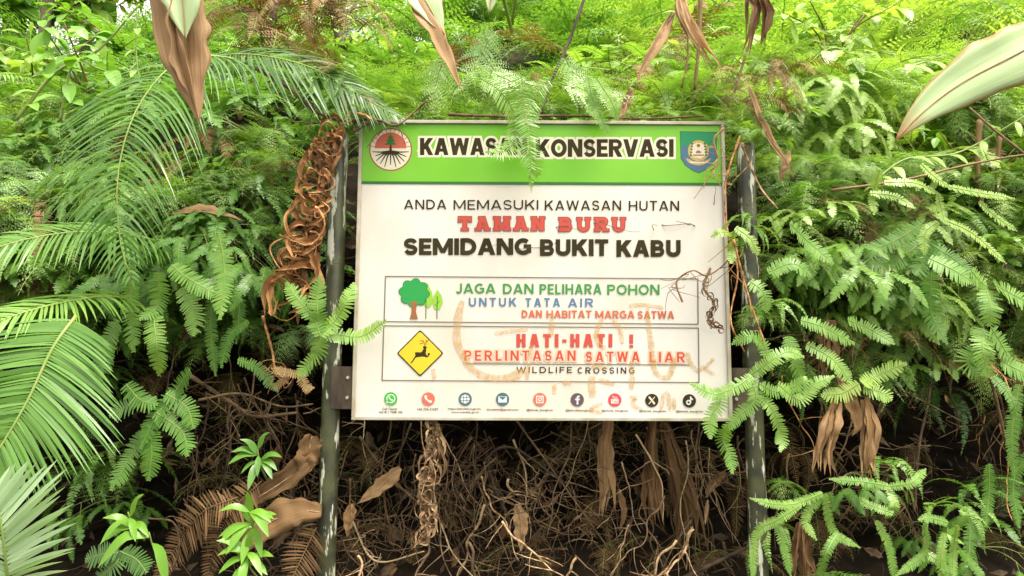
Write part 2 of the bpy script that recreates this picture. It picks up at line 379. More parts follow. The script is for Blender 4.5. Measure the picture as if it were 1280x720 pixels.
# posts with peeling paint
def postmat(name, base, seed):
    m, nt, out = base_mat(name); L = nt.links
    tc = N_(nt, 'ShaderNodeTexCoord'); mp = N_(nt, 'ShaderNodeMapping'); mp.inputs['Scale'].default_value = (1, 1, .2); mp.inputs['Location'].default_value = (seed, 0, seed)
    L.new(tc.outputs['Object'], mp.inputs[0])
    n1 = N_(nt, 'ShaderNodeTexNoise'); n1.inputs['Scale'].default_value = 30; n1.inputs['Detail'].default_value = 5; n1.inputs['Roughness'].default_value = .62
    n2 = N_(nt, 'ShaderNodeTexNoise'); n2.inputs['Scale'].default_value = 9; n2.inputs['Detail'].default_value = 6
    L.new(mp.outputs[0], n1.inputs['Vector']); L.new(tc.outputs['Object'], n2.inputs['Vector'])
    r1 = N_(nt, 'ShaderNodeMapRange'); r1.inputs[1].default_value = .55; r1.inputs[2].default_value = .595; L.new(n1.outputs[0], r1.inputs[0])
    r2 = N_(nt, 'ShaderNodeMapRange'); r2.inputs[1].default_value = .4; r2.inputs[2].default_value = .62; L.new(n2.outputs[0], r2.inputs[0])
    a = N_(nt, 'ShaderNodeMix', data_type='RGBA'); a.inputs[6].default_value = (*base, 1); a.inputs[7].default_value = (.065, .07, .026, 1); L.new(r2.outputs[0], a.inputs[0])
    b = N_(nt, 'ShaderNodeMix', data_type='RGBA'); b.inputs[7].default_value = (.50, .50, .40, 1); L.new(a.outputs[2], b.inputs[6]); L.new(r1.outputs[0], b.inputs[0])
    pb = N_(nt, 'ShaderNodeBsdfPrincipled'); pb.inputs['Roughness'].default_value = .38; L.new(b.outputs[2], pb.inputs['Base Color'])
    bp = N_(nt, 'ShaderNodeBump'); bp.inputs['Strength'].default_value = .5; bp.inputs['Distance'].default_value = .002; L.new(r1.outputs[0], bp.inputs['Height']); L.new(bp.outputs[0], pb.inputs['Normal'])
    L.new(pb.outputs[0], out.inputs[0]); return m
for px_, zt, sd_ in ((411.5, 2.50, 1.7), (944.5, 2.46, 5.2)):
    c = at(px_, 580, 3.06); mb = MB(); rr = .038
    tube(mb, [Vector((c.x, 3.06, zt*i/24)) for i in range(25)], rr, rr, 24)
    po = rel(mb.build('post', postmat('peeling post paint', (.024, .025, .014), sd_), smooth=False))
    for p_ in po.data.polygons: p_.use_smooth = len(p_.vertices) == 4
    side = -1 if px_ < 640 else 1
    for zc in (1.43,):
        xe = X0 if side < 0 else X1
        mb = MB(); xa = c.x-side*.01; box(mb, ((xa+xe)/2, 3.012, zc), (abs(xe-xa), .006, .17))
        br = rel(mb.build('bracket', M['stem_dark']))
        for dz in (-.04, .04):
            mb = MB(); tube(mb, [Vector((xe+side*.022, 3.009-.006*k, zc+dz)) for k in range(2)], .007, .006, 10)
            bo = mb.build('bolt', M['frame']); bo.parent = br

def S(px, py, k=1):
    p = at(px, py, YS); return Vector((p.x, YS-.0002-.00016*k, p.z))
def sheet(name, polys, m, k, parent=None):
    """flat printed shapes: polys in photo pixels, laid k layers above the panel"""
    mb = MB()
    for pl in polys: mb.add([S(x, y, k) for x, y in pl], [tuple(range(len(pl)))])
    o = mb.build(name, m); o.parent = parent or panel
    bm = bmesh.new(); bm.from_mesh(o.data); bm.normal_update()
    for f in bm.faces:
        if f.normal.y > 0: f.normal_flip()
    bm.to_mesh(o.data); bm.free(); return o
def circ(cx, cy, r, n=28, a0=0, a1=360, ry=None):
    ry = ry or r
    return [(cx+r*math.cos(R(a0+(a1-a0)*i/n)), cy-ry*math.sin(R(a0+(a1-a0)*i/n))) for i in range(n+(0 if a1-a0 == 360 else 1))]
def rect(x0, y0, x1, y1): return [(x0, y0), (x1, y0), (x1, y1), (x0, y1)]
def stroke(x0, y0, x1, y1, w0, w1=None):
    w1 = w0 if w1 is None else w1; dx, dy = x1-x0, y1-y0; l = math.hypot(dx, dy); nx, ny = -dy/l, dx/l
    return [(x0+nx*w0/2, y0+ny*w0/2), (x1+nx*w1/2, y1+ny*w1/2), (x1-nx*w1/2, y1-ny*w1/2), (x0-nx*w0/2, y0-ny*w0/2)]
DG = None
def facing(o):
    bm = bmesh.new(); bm.from_mesh(o.data); bm.normal_update()
    for f in bm.faces:
        if f.normal.y > 0: f.normal_flip()
    bm.to_mesh(o.data); bm.free(); return o
def glyphs(mb, s, x0, yt, x1, yb, k, off, spacing, grow):
    cu = bpy.data.curves.new('t', 'FONT'); cu.body = s; cu.size = 1; cu.offset = off; cu.space_character = spacing; cu.resolution_u = 3
    ob = bpy.data.objects.new('t', cu); COL.objects.link(ob)
    dg = bpy.context.evaluated_depsgraph_get(); dg.update(); me = bpy.data.meshes.new_from_object(ob.evaluated_get(dg))
    v = [p.co.copy() for p in me.vertices]; fs = [tuple(p.vertices) for p in me.polygons]
    bpy.data.objects.remove(ob); bpy.data.curves.remove(cu); bpy.data.meshes.remove(me)
    xa, xb = min(p.x for p in v), max(p.x for p in v); ya, yb_ = min(p.y for p in v), max(p.y for p in v)
    x0 -= grow; x1 += grow; yt -= grow; yb += grow
    A = S(x0, yb, k); B = S(x1, yb, k); C = S((x0+x1)/2, yt, k); D = S((x0+x1)/2, yb, k); h = C.z-D.z
    mb.add([Vector((A.x+(p.x-xa)/(xb-xa)*(B.x-A.x), A.y, D.z+(p.y-ya)/(yb_-ya)*h)) for p in v], fs)
GW = dict(A=.80, B=.68, C=.70, D=.74, E=.57, F=.55, G=.76, H=.74, J=.52, K=.74, L=.53, M=.92, N=.76, O=.82, P=.66, R=.70, S=.64, T=.64, U=.72, V=.78, W=1.1, X=.74)
def ribbon(P, h, g, closed=False):
    if not closed and g:
        P = [P[0]+(P[0]-P[1]).normalized()*g]+P[1:-1]+[P[-1]+(P[-1]-P[-2]).normalized()*g]
    n = len(P); q = []
    for i, p in enumerate(P):
        a = (P[i]-P[i-1]).normalized() if (i or closed) else (P[1]-P[0]).normalized()
        b = (P[(i+1) % n]-P[i]).normalized() if (i < n-1 or closed) else a
        m = a+b; m.normalize(); nn = Vector((-m.y, m.x)); k = min(1.6, 1/max(.4, nn.dot(Vector((-a.y, a.x)))))
        q.append((p+nn*(h+g)*k, p-nn*(h+g)*k))
    return [[q[i][0], q[i][1], q[(i+1) % n][1], q[(i+1) % n][0]] for i in range(n if closed else n-1)]
def glyph(ch, w, t, g):
    """capital letter as overlapping stroke shapes in a box w x 1 (y up); t stem weight, g outline growth"""
    V2 = Vector; th = t*.84; prim = []
    def bar(x0, y0, x1, y1): prim.append([[V2((x0-g, y0-g)), V2((x1+g, y0-g)), V2((x1+g, y1+g)), V2((x0-g, y1+g))]])
    def dg(x0, y0, x1, y1, tt=None):
        d = V2((x1-x0, y1-y0)); L_ = d.length; tt = (tt or t)*L_/abs(d.y)*.5; e = d/abs(d.y)*g; gg = g*L_/abs(d.y)
        a, b = V2((x0, y0))-e, V2((x1, y1))+e
        prim.append([[a-V2((tt+gg, 0)), a+V2((tt+gg, 0)), b+V2((tt+gg, 0)), b-V2((tt+gg, 0))]])
    def arc(cx, cy, rx, ry, a0, a1, n=14): return [V2((cx+rx*math.cos(R(a0+(a1-a0)*k/n)), cy+ry*math.sin(R(a0+(a1-a0)*k/n)))) for k in range(n+1)]
    def rib(P, closed=False): prim.append(ribbon(P, t*.47, g, closed))
    def bowl(y0, y1, xr): 
        h = (y1-y0)/2-th/2; cy = (y0+y1)/2; r_ = min(h*1.1, (xr-t)*.8)
        prim.append(ribbon([V2((t*.5, y1-th/2))]+arc(xr-t*.5-r_, cy, r_, h, 90, -90, 12)+[V2((t*.5, y0+th/2))], th*.5, g))
    if ch in 'BDEFHKLMNPR': bar(0, 0, t, 1)
    if ch in 'HMN': bar(w-t, 0, w, 1)
    if ch in 'EFT': bar(0 if ch == 'T' else t*.5, 1-th, w, 1)
    if ch in 'EL': bar(t*.5, 0, w, th)
    if ch in 'EF': bar(t*.5, .5-th*.5, w*.93, .5+th*.5)
    if ch == 'H': bar(t*.5, .5-th*.5, w-t*.5, .5+th*.5)
    if ch in 'T': bar(w/2-t/2, 0, w/2+t/2, 1-th*.5)
    if ch == 'I' or ch == 'i': bar(0, 0, w, 1)
    if ch == '!': bar(0, .3, w, 1); bar(0, 0, w, .2)
    if ch == '-': bar(0, .36, w, .36+th)
    if ch == 'A': dg(t*.52, 0, w/2-t*.08, 1); dg(w-t*.52, 0, w/2+t*.08, 1); bar(w*.25, .2, w*.75, .2+th*.9)
    if ch == 'V': dg(w/2-t*.08, 0, t*.52, 1); dg(w/2+t*.08, 0, w-t*.52, 1)
    if ch == 'W': dg(w*.27, 0, t*.5, 1, t*.95); dg(w*.27, 0, w*.5, 1, t*.9); dg(w*.73, 0, w*.5, 1, t*.9); dg(w*.73, 0, w-t*.5, 1, t*.95)
    if ch == 'M': dg(w/2, .12, t*.55, 1, t*.85); dg(w/2, .12, w-t*.55, 1, t*.85)
    if ch == 'N': dg(w-t*.6, 0, t*.6, 1, t*.95)
    if ch == 'X': dg(t*.55, 0, w-t*.55, 1); dg(w-t*.55, 0, t*.55, 1)
    if ch == 'K': dg(t*.7, .34, w-t*.6, 1); dg(w-t*.55, 0, w*.42, .62)
    if ch == 'O': rib(arc(w/2, .5, w/2-t*.47, .5-t*.44, 0, 348, 28), True)
    if ch == 'C': rib(arc(w*.53, .5, w*.53-t*.47, .5-t*.44, 48, 312, 22))
    if ch == 'G': rib(arc(w*.52, .5, w*.52-t*.47, .5-t*.44, 48, 345, 22)); bar(w*.55, .42, w, .42+th*.9); bar(w-t*.95, .12, w, .5)
    if ch == 'U': rib([V2((t*.5, 1))]+arc(w/2, .36, w/2-t*.5, .36-t*.44, 180, 360)+[V2((w-t*.5, 1))])
    if ch == 'J': rib([V2((w-t*.5, 1))]+arc(w/2-t*.1, .32, w/2-t*.4, .32-t*.44, 0, -150, 12))
    if ch == 'D': 
        r_ = min(.5, w-t)-th*.3; prim.append(ribbon([V2((t*.5, 1-th/2))]+arc(w-t*.5-r_, .5, r_, .5-th/2, 90, -90, 16)+[V2((t*.5, th/2))], t*.47, g))
    if ch in 'PR': bowl(.40, 1, w)
    if ch == 'B': bowl(.5-th*.5, 1, w*.94); bowl(0, .5+th*.5, w)
    if ch == 'R': dg(w-t*.52, 0, w*.48, .5)
    if ch == 'S':
        a_ = t*.46; b_ = t*.42
        pt = [(.97, .80), (.80, .96), (.5, 1), (.18, .95), (.0, .76), (.14, .58), (.5, .5), (.86, .42), (1, .24), (.82, .05), (.5, 0), (.2, .04), (.02, .2)]
        prim.append(ribbon([V2((a_+u*(w-2*a_), b_+v*(1-2*b_))) for u, v in [(p.x, p.y) for p in resample([Vector((u, v, 0)) for u, v in pt], 26)]], t*.43, g))
    return prim
def word(mb, s, x0, yt, x1, yb, k, t, gap, grow=0.0, cells=None, serif=None):
    H = yb-yt; n = len(s); wid_ = [t*1.02 if c in 'I!' else .34 if c == '-' else GW[c] for c in s]
    tot = (x1-x0)/H; fx = sum(1 for c in s if c in 'I!')*t*1.02; var = sum(wid_)-fx; f = (tot-gap*(n-1)-fx)/max(.01, var)
    x = 0.0; d = 0
    for ci, (c, w_) in enumerate(zip(s, wid_)):
        w2 = w_ if c in 'I!' else w_*f; X = x0+x*H
        if cells: X = cells[ci][0]; w2 = (cells[ci][1]-X)/H
        pr = glyph(c, w2, t, grow)
        if serif:
            for (a, b, c_, d_) in serif(c, w2): pr.append([[Vector((a-grow, b-grow)), Vector((c_+grow, b-grow)), Vector((c_+grow, d_+grow)), Vector((a-grow, d_+grow))]])
        for quads in pr:
            d += 1
            for qi, q in enumerate(quads):
                mb.add([S(X+p.x*H, yb-p.y*H, k+.026*(d % 12)+.003*(qi % 7)) for p in q], [(0, 1, 2, 3)])
        x += w2+gap
def text(name, items, m, k, t=.2, gap=.1, grow=0.0, cells=None, serif=None):
    """lettering: items = (word, x0, ytop, x1, ybase) in photo pixels, each word an object fitted to that box on the panel"""
    for it in items:
        mb = MB()
        if cells or all(c in GW or c in 'I!-' for c in it[0]): word(mb, *it, k, t, gap, grow, cells, serif)
        else: glyphs(mb, *it, k, .012, 1, 0)
        o = mb.build(name, m); o.parent = panel; facing(o)

xl, xr = X0+fwid, X1-fwid
def Sx(x, z, k): return Vector((x, YS-.0002-.00016*k, z))
zh = S(680, 227.5, 1).z
mb = MB(); mb.add([Sx(xl, Z1-fwid, 1), Sx(xl, zh, 1), Sx(xr, zh, 1), Sx(xr, Z1-fwid, 1)], [(0, 1, 2, 3)])
hd = mb.build('header_band', M['header_green']); hd.parent = panel
mb = MB(); mb.add([Sx(xl, zh, 1), Sx(xl, zh-.011, 1), Sx(xr, zh-.011, 1), Sx(xr, zh, 1)], [(0, 1, 2, 3)])
hl = mb.build('header_line', M['dkgreen']); hl.parent = panel
HD = [('KAWASAN', 525, 172.5, 658.5, 194), ('KONSERVASI', 669.5, 174, 842, 196.2)]
text('heading_outline', HD, M['cream'], 2, .25, .055, .125)
text('heading_lettering', HD, M['ink'], 3, .25, .055)
text('subheading_lettering', [('ANDA', 505, 249.5, 558, 261.5), ('MEMASUKI', 567, 250, 673, 262), ('KAWASAN', 681, 250.6, 776.5, 262.8), ('HUTAN', 786, 251, 849, 263.3)], M['ink'], 1, .165, .2)
W1 = [(574, 588), (595, 611.5), (618, 637), (643, 659), (665, 680)]; W2 = [(699.5, 715), (722, 737), (744, 760), (766, 781)]
def slab(c, w):
    h = .16; o = .07; sw = w*.46
    bl, br, tl, tr = (-o, 0, sw-o, h), (w-sw+o, 0, w+o, h), (-o, 1-h, sw-o, 1), (w-sw+o, 1-h, w+o, 1)
    return {'T': [(w/2-.26, 0, w/2+.26, h), (-o, .62, .12, 1), (w-.12, .62, w+o, 1)], 'A': [bl, br, (w*.2, 1-h, w*.6, 1)], 'M': [bl, br, tl, tr], 'N': [bl, tl, tr],
            'B': [(-o, 0, .2, h), (-o, 1-h, .2, 1)], 'U': [tl, tr], 'R': [bl, br, (-o, 1-h, .2, 1)]}[c]
for wd_, cl, y0_ in (('TAMAN', W1, 270.8), ('BURU', W2, 271.8)):
    for ch_, c_ in zip(wd_, cl):
        it = [(ch_, c_[0], y0_, c_[1], y0_+17.4)]
        text('park_letter_shadow', it, M['shadow_ink'], 1, .27, .1, .055, [c_], slab); text('park_letter', it, M['red'], 2, .27, .1, 0, [c_], slab)
text('name_lettering', [('SEMIDANG', 504.6, 297.8, 664, 318.6), ('BUKIT', 675, 299, 760.5, 319.8), ('KABU', 770.5, 300, 851, 321)], M['ink'], 1, .285, .075)
# framed boxes
def outline(a, b, c, d, w=1.3):
    return [stroke(*a, *b, w), stroke(*b, *c, w), stroke(*c, *d, w), stroke(*d, *a, w)]
sheet('box_outline', outline((481.8, 345.4), (872.3, 348.6), (872.7, 405.2), (480.2, 402)), M['line'], 1)
sheet('box_outline', outline((479.8, 407.2), (873, 410), (873.8, 478.2), (477.6, 475.4)), M['line'], 1)
sheet('rule_line', [stroke(582, 454.6, 862, 456.3, 1.2)], M['line'], 1)
text('tree_message', [('JAGA', 569.4, 354.3, 619.5, 366.8), ('DAN', 628.6, 354.7, 667, 367.3), ('PELIHARA', 674.4, 355, 752, 367.8), ('POHON', 759, 355.6, 824.5, 368.4)], M['tgreen'], 1, .2, .13)
text('water_message', [('UNTUK', 586, 372.2, 645.6, 383), ('TATA', 656.7, 372.6, 700, 383.4), ('AIR', 710, 373, 741.5, 383.8)], M['tblue'], 1, .21, .34)
text('habitat_message', [('DAN', 652, 387.8, 677.5, 397.2), ('HABITAT', 683, 388, 739.5, 397.6), ('MARGA', 744, 388.4, 793.3, 398), ('SATWA', 797, 388.8, 842.7, 398.5)], M['orange'], 1, .23, .1)
text('warning_lettering', [('HATI-HATI', 645.5, 417.4, 765.5, 434), ('!', 786.7, 418, 791.5, 434.6)], M['red'], 1, .28, .28)
CR = [('PERLINTASAN', 580.4, 438.2, 719.5, 451), ('SATWA', 732, 439.6, 799.5, 452.4), ('LIAR', 811.8, 440.2, 856, 453)]
text('crossing_outline', CR, M['pink'], 1, .25, .3, .12); text('crossing_lettering', CR, M['red'], 2, .2, .34)
text('english_lettering', [('WILDLIFE', 645.5, 458.6, 715, 466.2), ('CROSSING', 722, 459.2, 793.3, 467)], M['ink'], 1, .19, .42)
# tree pictogram
def cloud(cx, cy, r, lob, n, d): 
    out = []
    for i in range(n): 
        a = 2*math.pi*i/n; k = r+d*abs(math.cos(lob*a/2+.5)); out.append((cx+k*math.cos(a), cy-k*math.sin(a)*.93))
    return out
sheet('pictogram_tall_leaf', [[(534, 353), (540, 366), (541.5, 376), (538, 383), (533, 385), (529, 378), (529, 364)], [(546.7, 362), (552, 370), (553.5, 378), (550, 386), (546.5, 388), (542.5, 385), (540.8, 378), (542.2, 370)]], M['lime'], 1)
sheet('pictogram_stem', [stroke(532.8, 368, 532.3, 398.5, 1), stroke(546.6, 370, 546.2, 398.7, 1), stroke(546.5, 380, 549.5, 376, .7), stroke(546.5, 384, 543.5, 380, .7)], M['dkgreen'], 1.5)
sheet('pictogram_crown_edge', [cloud(517.8, 366, 16.4, 8, 90, 3.4)], M['dkgreen'], 2)
sheet('pictogram_crown', [cloud(517.8, 366, 15.6, 8, 90, 3.3)], M['crown'], 2.5)
sheet('pictogram_trunk', [[(512, 398.8), (514.5, 390), (514, 380), (511.5, 376), (515.5, 378.5), (517.5, 374.5), (519, 378.5), (523, 376), (520.5, 381), (520, 390), (522.5, 398.8)]], M['brown'], 3)
# deer warning diamond
def rd(cx, cy, a, n=5, rr=2.2):
    out = []
    for i in range(4):
        th = 90*i
        px_, py_ = cx+(a-rr*1.41)*math.cos(R(th)), cy-(a-rr*1.41)*math.sin(R(th))
        out += [(px_+rr*math.cos(R(th-45+90*j/n)), py_-rr*math.sin(R(th-45+90*j/n))) for j in range(n+1)]
    return out
sheet('diamond_border', [rd(525.2, 441.5, 29.3)], M['ink'], 1); sheet('diamond_field', [rd(525.2, 441.5, 27.3)], M['yellow'], 1.6)
dk = lambda pts: [(480+x/5.144, 340+y/5.144) for x, y in pts]
sheet('deer_silhouette', [dk([(172, 590), (186, 578), (203, 552), (215, 548), (240, 545), (262, 545), (272, 550), (283, 548), (297, 528), (293, 521), (280, 522), (283, 540), (272, 532), (268, 520), (272, 508), (270, 492), (278, 488), (270, 478), (262, 474), (256, 476), (250, 482), (254, 492), (246, 510), (236, 517), (215, 515), (202, 516), (198, 526), (203, 533), (194, 550), (183, 568), (170, 584)])], M['ink'], 2.1)
sheet('deer_antler', [stroke(*p, 1.1) for p in [(531.5, 432, 528.5, 425), (528.5, 427, 525, 425.5), (532, 431, 533, 425), (529, 429, 524.5, 430), (533, 428, 536, 424.5)]], M['brown'], 2.1)
# emblem at the left of the heading
ex, ey = 488.3, 187
sheet('emblem_ring', [circ(ex, ey, 27, 44)], M['brown'], 2); sheet('emblem_disc', [circ(ex, ey, 25.2, 44)], M['cream'], 2.5)
sheet('emblem_sun', [circ(ex, ey-1.5, 20, 30, 0, 180)], M['ered'], 3)
sheet('emblem_ray', [stroke(ex+20.5*math.cos(R(a)), ey-1.5-20.5*math.sin(R(a)), ex+25*math.cos(R(a)), ey-1.5-25*math.sin(R(a)), .9) for a in range(6, 180, 14)], M['brown'], 3)
sheet('emblem_crown', [[(ex+x, ey+y) for x, y in [(0, -19), (4, -14.5), (2.2, -14.3), (6, -10.5), (3.4, -10.2), (7.5, -6), (-7.5, -6), (-3.4, -10.2), (-6, -10.5), (-2.2, -14.3), (-4, -14.5)]]], M['dkgreen'], 3.5)
sheet('emblem_trunk', [stroke(ex, ey-6, ex, ey+4, 1.8, 4)], M['ink'], 3.5)
rs = []
for a, l in ((182, 23), (198, 20), (215, 22), (232, 21), (250, 22), (270, 18), (288, 22), (306, 21), (322, 22), (340, 21), (358, 23)):
    x1_, y1_ = ex+l*.5*math.cos(R(a))*1.05, ey+3-l*.5*math.sin(R(a))*.55; x2_, y2_ = ex+l*math.cos(R(a)), ey+2-l*math.sin(R(a))*.96
    rs += [stroke(ex, ey+2, x1_, y1_, 2.4, 1.7), stroke(x1_, y1_, x2_, y2_, 1.7, 1.0)]
for i_, r_ in enumerate(rs): pass
sheet('emblem_root', rs[0::4], M['ink'], 3.1); sheet('emblem_root', rs[1::4], M['ink'], 3.2); sheet('emblem_root', rs[2::4], M['ink'], 3.3); sheet('emblem_root', rs[3::4], M['ink'], 3.4)
# shield at the right of the heading
sh = [(850.5, 165), (895, 165.8), (895.5, 196), (890, 206), (881, 212.5), (873.5, 215.8), (866, 212.8), (857, 206.5), (851.5, 198)]
sheet('shield_border', [[(873+(x-873)*1.04, 190+(y-190)*1.04) for x, y in sh]], M['dkgreen'], 2); sheet('shield_field', [sh], M['shieldb'], 2.4)
sheet('shield_top', [[(850.8, 165.2), (894.7, 166), (895, 184), (873, 180), (851, 183)]], M['shieldg'], 2.8)
sheet('shield_wreath', [circ(873, 188.5, 13.2, 26), [(857, 197.5), (862, 199), (867, 201.5), (873, 203), (880, 201.5), (885, 199.5), (889, 197.5), (886, 202.5), (880, 205.5), (873, 207), (866, 205.5), (860, 202.5)]], M['gold'], 3.2)
sheet('shield_centre', [circ(873, 188.5, 10, 20), stroke(862, 203, 884, 203, 1.8)], M['cream'], 3.6)
sheet('shield_star', [circ(873, 182, 2.6, 5, 90, 450), stroke(866, 194, 880, 194, 1.6), circ(873, 191.5, 3.4, 12, 0, 180)], M['brown'], 4)
sheet('shield_leaf', [circ(863.5+2*i*.2, 194-3.6*i, 1.5, 8) for i in range(5)]+[circ(882.5-2*i*.2, 194-3.6*i, 1.5, 8) for i in range(5)], M['dkgreen'], 4)
# contact icons
IC = [(488.4, 498.4, 'wgreen'), (535.3, 498.7, 'coral'), (581.5, 498.8, 'slate'), (628.2, 499.1, 'slate'), (674.8, 499.3, 'coral'), (721.6, 499.6, 'plum'), (768.5, 499.9, 'crimson'), (814.8, 500.5, 'ink'), (861.7, 501, 'ink')]
def handset(x, y, s, a=0):
    out = []
    pts = [(-3.6, -2.6), (-2.2, -3.8), (-.8, -2), (-1.6, -1), (1, 1.6), (2, .8), (3.8, 2.2), (2.6, 3.6), (.6, 3.2), (-3, -.2)]
    return [(x+px_*s, y+py_*s) for px_, py_ in pts]
for i, (x, y, m_) in enumerate(IC):
    d = sheet('contact_icon', [circ(x, y, 8.3, 30)], M[m_], 1)
    g = []
    if i == 0: 
        sheet('icon_glyph', [circ(x+.2, y-.2, 5.6, 22), [(x-5.6, y+5.6), (x-5, y+1), (x-1.5, y+4.8)]], M['white'], 1.6); sheet('icon_glyph', [circ(x+.2, y-.2, 4.4, 22)], M[m_], 2.2); g = [handset(x+.2, y-.2, .8)]
    if i == 1: g = [handset(x, y, 1.35)]
    if i == 2:
        sheet('icon_glyph', [circ(x, y, 5.6, 24)], M['white'], 1.6)
        sheet('icon_glyph', [stroke(x-5.4, y-1.9, x+5.4, y-1.9, .8), stroke(x-5.4, y+1.9, x+5.4, y+1.9, .8)], M[m_], 2.2); sheet('icon_glyph', [stroke(x-1.8, y-5, x-2.2, y+5, .8), stroke(x+1.8, y-5, x+2.2, y+5, .8)], M[m_], 2.6)
    if i == 3: 
        sheet('icon_glyph', [rect(x-5.3, y-3.6, x+5.3, y+4)], M['white'], 1.6); sheet('icon_glyph', [[(x-4.6, y-3), (x+4.6, y-3), (x, y+1)]], M[m_], 2.2)
    if i == 4:
        sheet('icon_glyph', [rect(x-4.6, y-4.6, x+4.6, y+4.6)], M['white'], 1.6); sheet('icon_glyph', [rect(x-3.5, y-3.5, x+3.5, y+3.5)], M[m_], 2.1)
        sheet('icon_glyph', [circ(x, y, 2.5, 18), circ(x+2.6, y-2.6, .6, 8)], M['white'], 2.6); sheet('icon_glyph', [circ(x, y, 1.4, 14)], M[m_], 3.1)
    if i == 5: g = [[(x+3, y-5), (x+1, y-5), (x-.8, y-3.6), (x-.8, y-1.4), (x-2.6, y-1.4), (x-2.6, y+.6), (x-.8, y+.6), (x-.8, y+6), (x+1.3, y+6), (x+1.3, y+.6), (x+2.9, y+.6), (x+3.1, y-1.4), (x+1.3, y-1.4), (x+1.3, y-2.7), (x+1.8, y-3.3), (x+3, y-3.3)]]
    if i == 6:
        sheet('icon_glyph', [rect(x-4.6, y-.8, x+4.6, y+4.4)], M['white'], 1.6); text('icon_glyph', [('You', x-3.4, y-5, x+3.4, y-1.5)], M['white'], 1.6); text('icon_glyph', [('Tube', x-3.7, y+.2, x+3.7, y+3.4)], M[m_], 2.2)
    if i == 7: 
        sheet('icon_glyph', [stroke(x-3.6, y-4.6, x+3.6, y+4.6, 2.4)], M['cream'], 1.6); sheet('icon_glyph', [stroke(x+3.8, y-4.6, x-3.8, y+4.6, 1)], M['cream'], 2)
    if i == 8: 
        sheet('icon_glyph', [circ(x-1, y+2, 3.2, 18)], M['white'], 1.6); sheet('icon_glyph', [circ(x-1, y+2, 1.5, 14)], M[m_], 2.1); g = [[(x+.7, y-5.4), (x+2.3, y-5.4), (x+3, y-3.4), (x+4.6, y-2.4), (x+4.6, y-.8), (x+2.3, y-1.6), (x+2.3, y+2), (x+.7, y+2)]]
    if g: sheet('icon_glyph', g, M['white'], 2.6)
CP = [('Call Center', 478, 509.6, 497, 512.4), ('+62 811 7388 100', 473, 513.8, 503, 516.6), ('+62 736 21697', 521, 510, 548, 513), ('https://bksdabengkulu', 560, 509.8, 601, 512.8), ('www.menlhk.go.id', 564, 514.2, 598, 517.2), ('bksdabkl@gmail.com', 608.5, 510.6, 648, 513.8), ('@bksda_bengkulu', 658, 511.2, 691, 514.4),
      ('@bksdabengkulu', 707, 511.6, 741, 514.8), ('@bksda_bengkulu', 752, 512, 785, 515.2), ('@bksda_bengkulu', 799, 512.4, 832.5, 515.6), ('@bksda_bengkulu', 845, 512.8, 879, 516)]
text('caption_lettering', CP, M['ink'], 1)
# scrawled mud / worn paint letters
m, nt_, out = base_mat('tan scrawl'); L = nt_.links
tc = N_(nt_, 'ShaderNodeTexCoord'); no = N_(nt_, 'ShaderNodeTexNoise'); no.inputs['Scale'].default_value = 42; no.inputs['Detail'].default_value = 5; no.inputs['Roughness'].default_value = .7
L.new(tc.outputs['Object'], no.inputs['Vector'])
rp = N_(nt_, 'ShaderNodeMapRange'); rp.inputs[1].default_value = .34; rp.inputs[2].default_value = .68; rp.inputs[3].default_value = .08; rp.inputs[4].default_value = .66; L.new(no.outputs[0], rp.inputs[0])
df = N_(nt_, 'ShaderNodeBsdfDiffuse'); df.inputs[0].default_value = (.52, .31, .10, 1); tp = N_(nt_, 'ShaderNodeBsdfTransparent'); ms = N_(nt_, 'ShaderNodeMixShader')
L.new(rp.outputs[0], ms.inputs[0]); L.new(tp.outputs[0], ms.inputs[1]); L.new(df.outputs[0], ms.inputs[2]); L.new(ms.outputs[0], out.inputs[0]); M['scrawl'] = m
SCR = [([(578, 376), (573, 395), (571, 425), (579, 446), (592, 463), (610, 472), (638, 472), (656, 462)], 11), ([(618, 417), (640, 414), (660, 412)], 5), ([(689, 391), (690, 405), (688, 420)], 7), ([(664, 431), (661, 455), (658, 475)], 6),
       ([(753, 398), (747, 410), (745, 422), (749, 431), (757, 436)], 6), ([(766, 400), (775, 412), (778, 430)], 6), ([(786, 382), (804, 381), (830, 385)], 5), ([(809, 385), (811, 410), (815, 438), (818, 462), (826, 472), (836, 471), (841, 458), (842, 446)], 7),
       ([(859, 440), (862, 452), (871, 463), (881, 458)], 7), ([(892, 448), (883, 460), (893, 469)], 5), ([(789, 451), (790, 470), (789, 487)], 7), ([(740, 470), (740, 484), (741, 497)], 9), ([(748, 474), (768, 481)], 6), ([(738, 458), (762, 460)], 5),
       ([(753, 504), (738, 511), (752, 517)], 5), ([(787, 496), (795, 498), (790, 505), (803, 513)], 5), ([(826, 512), (829, 496), (835, 493), (837, 513)], 6), ([(842, 497), (843, 512)], 5), ([(693, 480), (693, 493)], 5), ([(704, 478), (714, 480)], 6), ([(541, 461), (543, 474)], 5)]
for i, (pts, w_) in enumerate(SCR):
    P = resample([Vector((x, y, 0)) for x, y in pts], 14); T = tangents(P); mb = MB(); vs_ = []
    for j, p in enumerate(P):
        n_ = Vector((-T[j].y, T[j].x, 0)); h = w_/2*uni(.75, 1.2)*(.6 if j in (0, 14) else 1)
        a, b = p-n_*h, p+n_*h; vs_ += [S(a.x, a.y, 4.6+i*.12), S(b.x, b.y, 4.6+i*.12)]
    mb.add(vs_, [(2*j, 2*j+1, 2*j+3, 2*j+2) for j in range(14)])
    o = mb.build('scrawl_mark', M['scrawl']); o.parent = panel

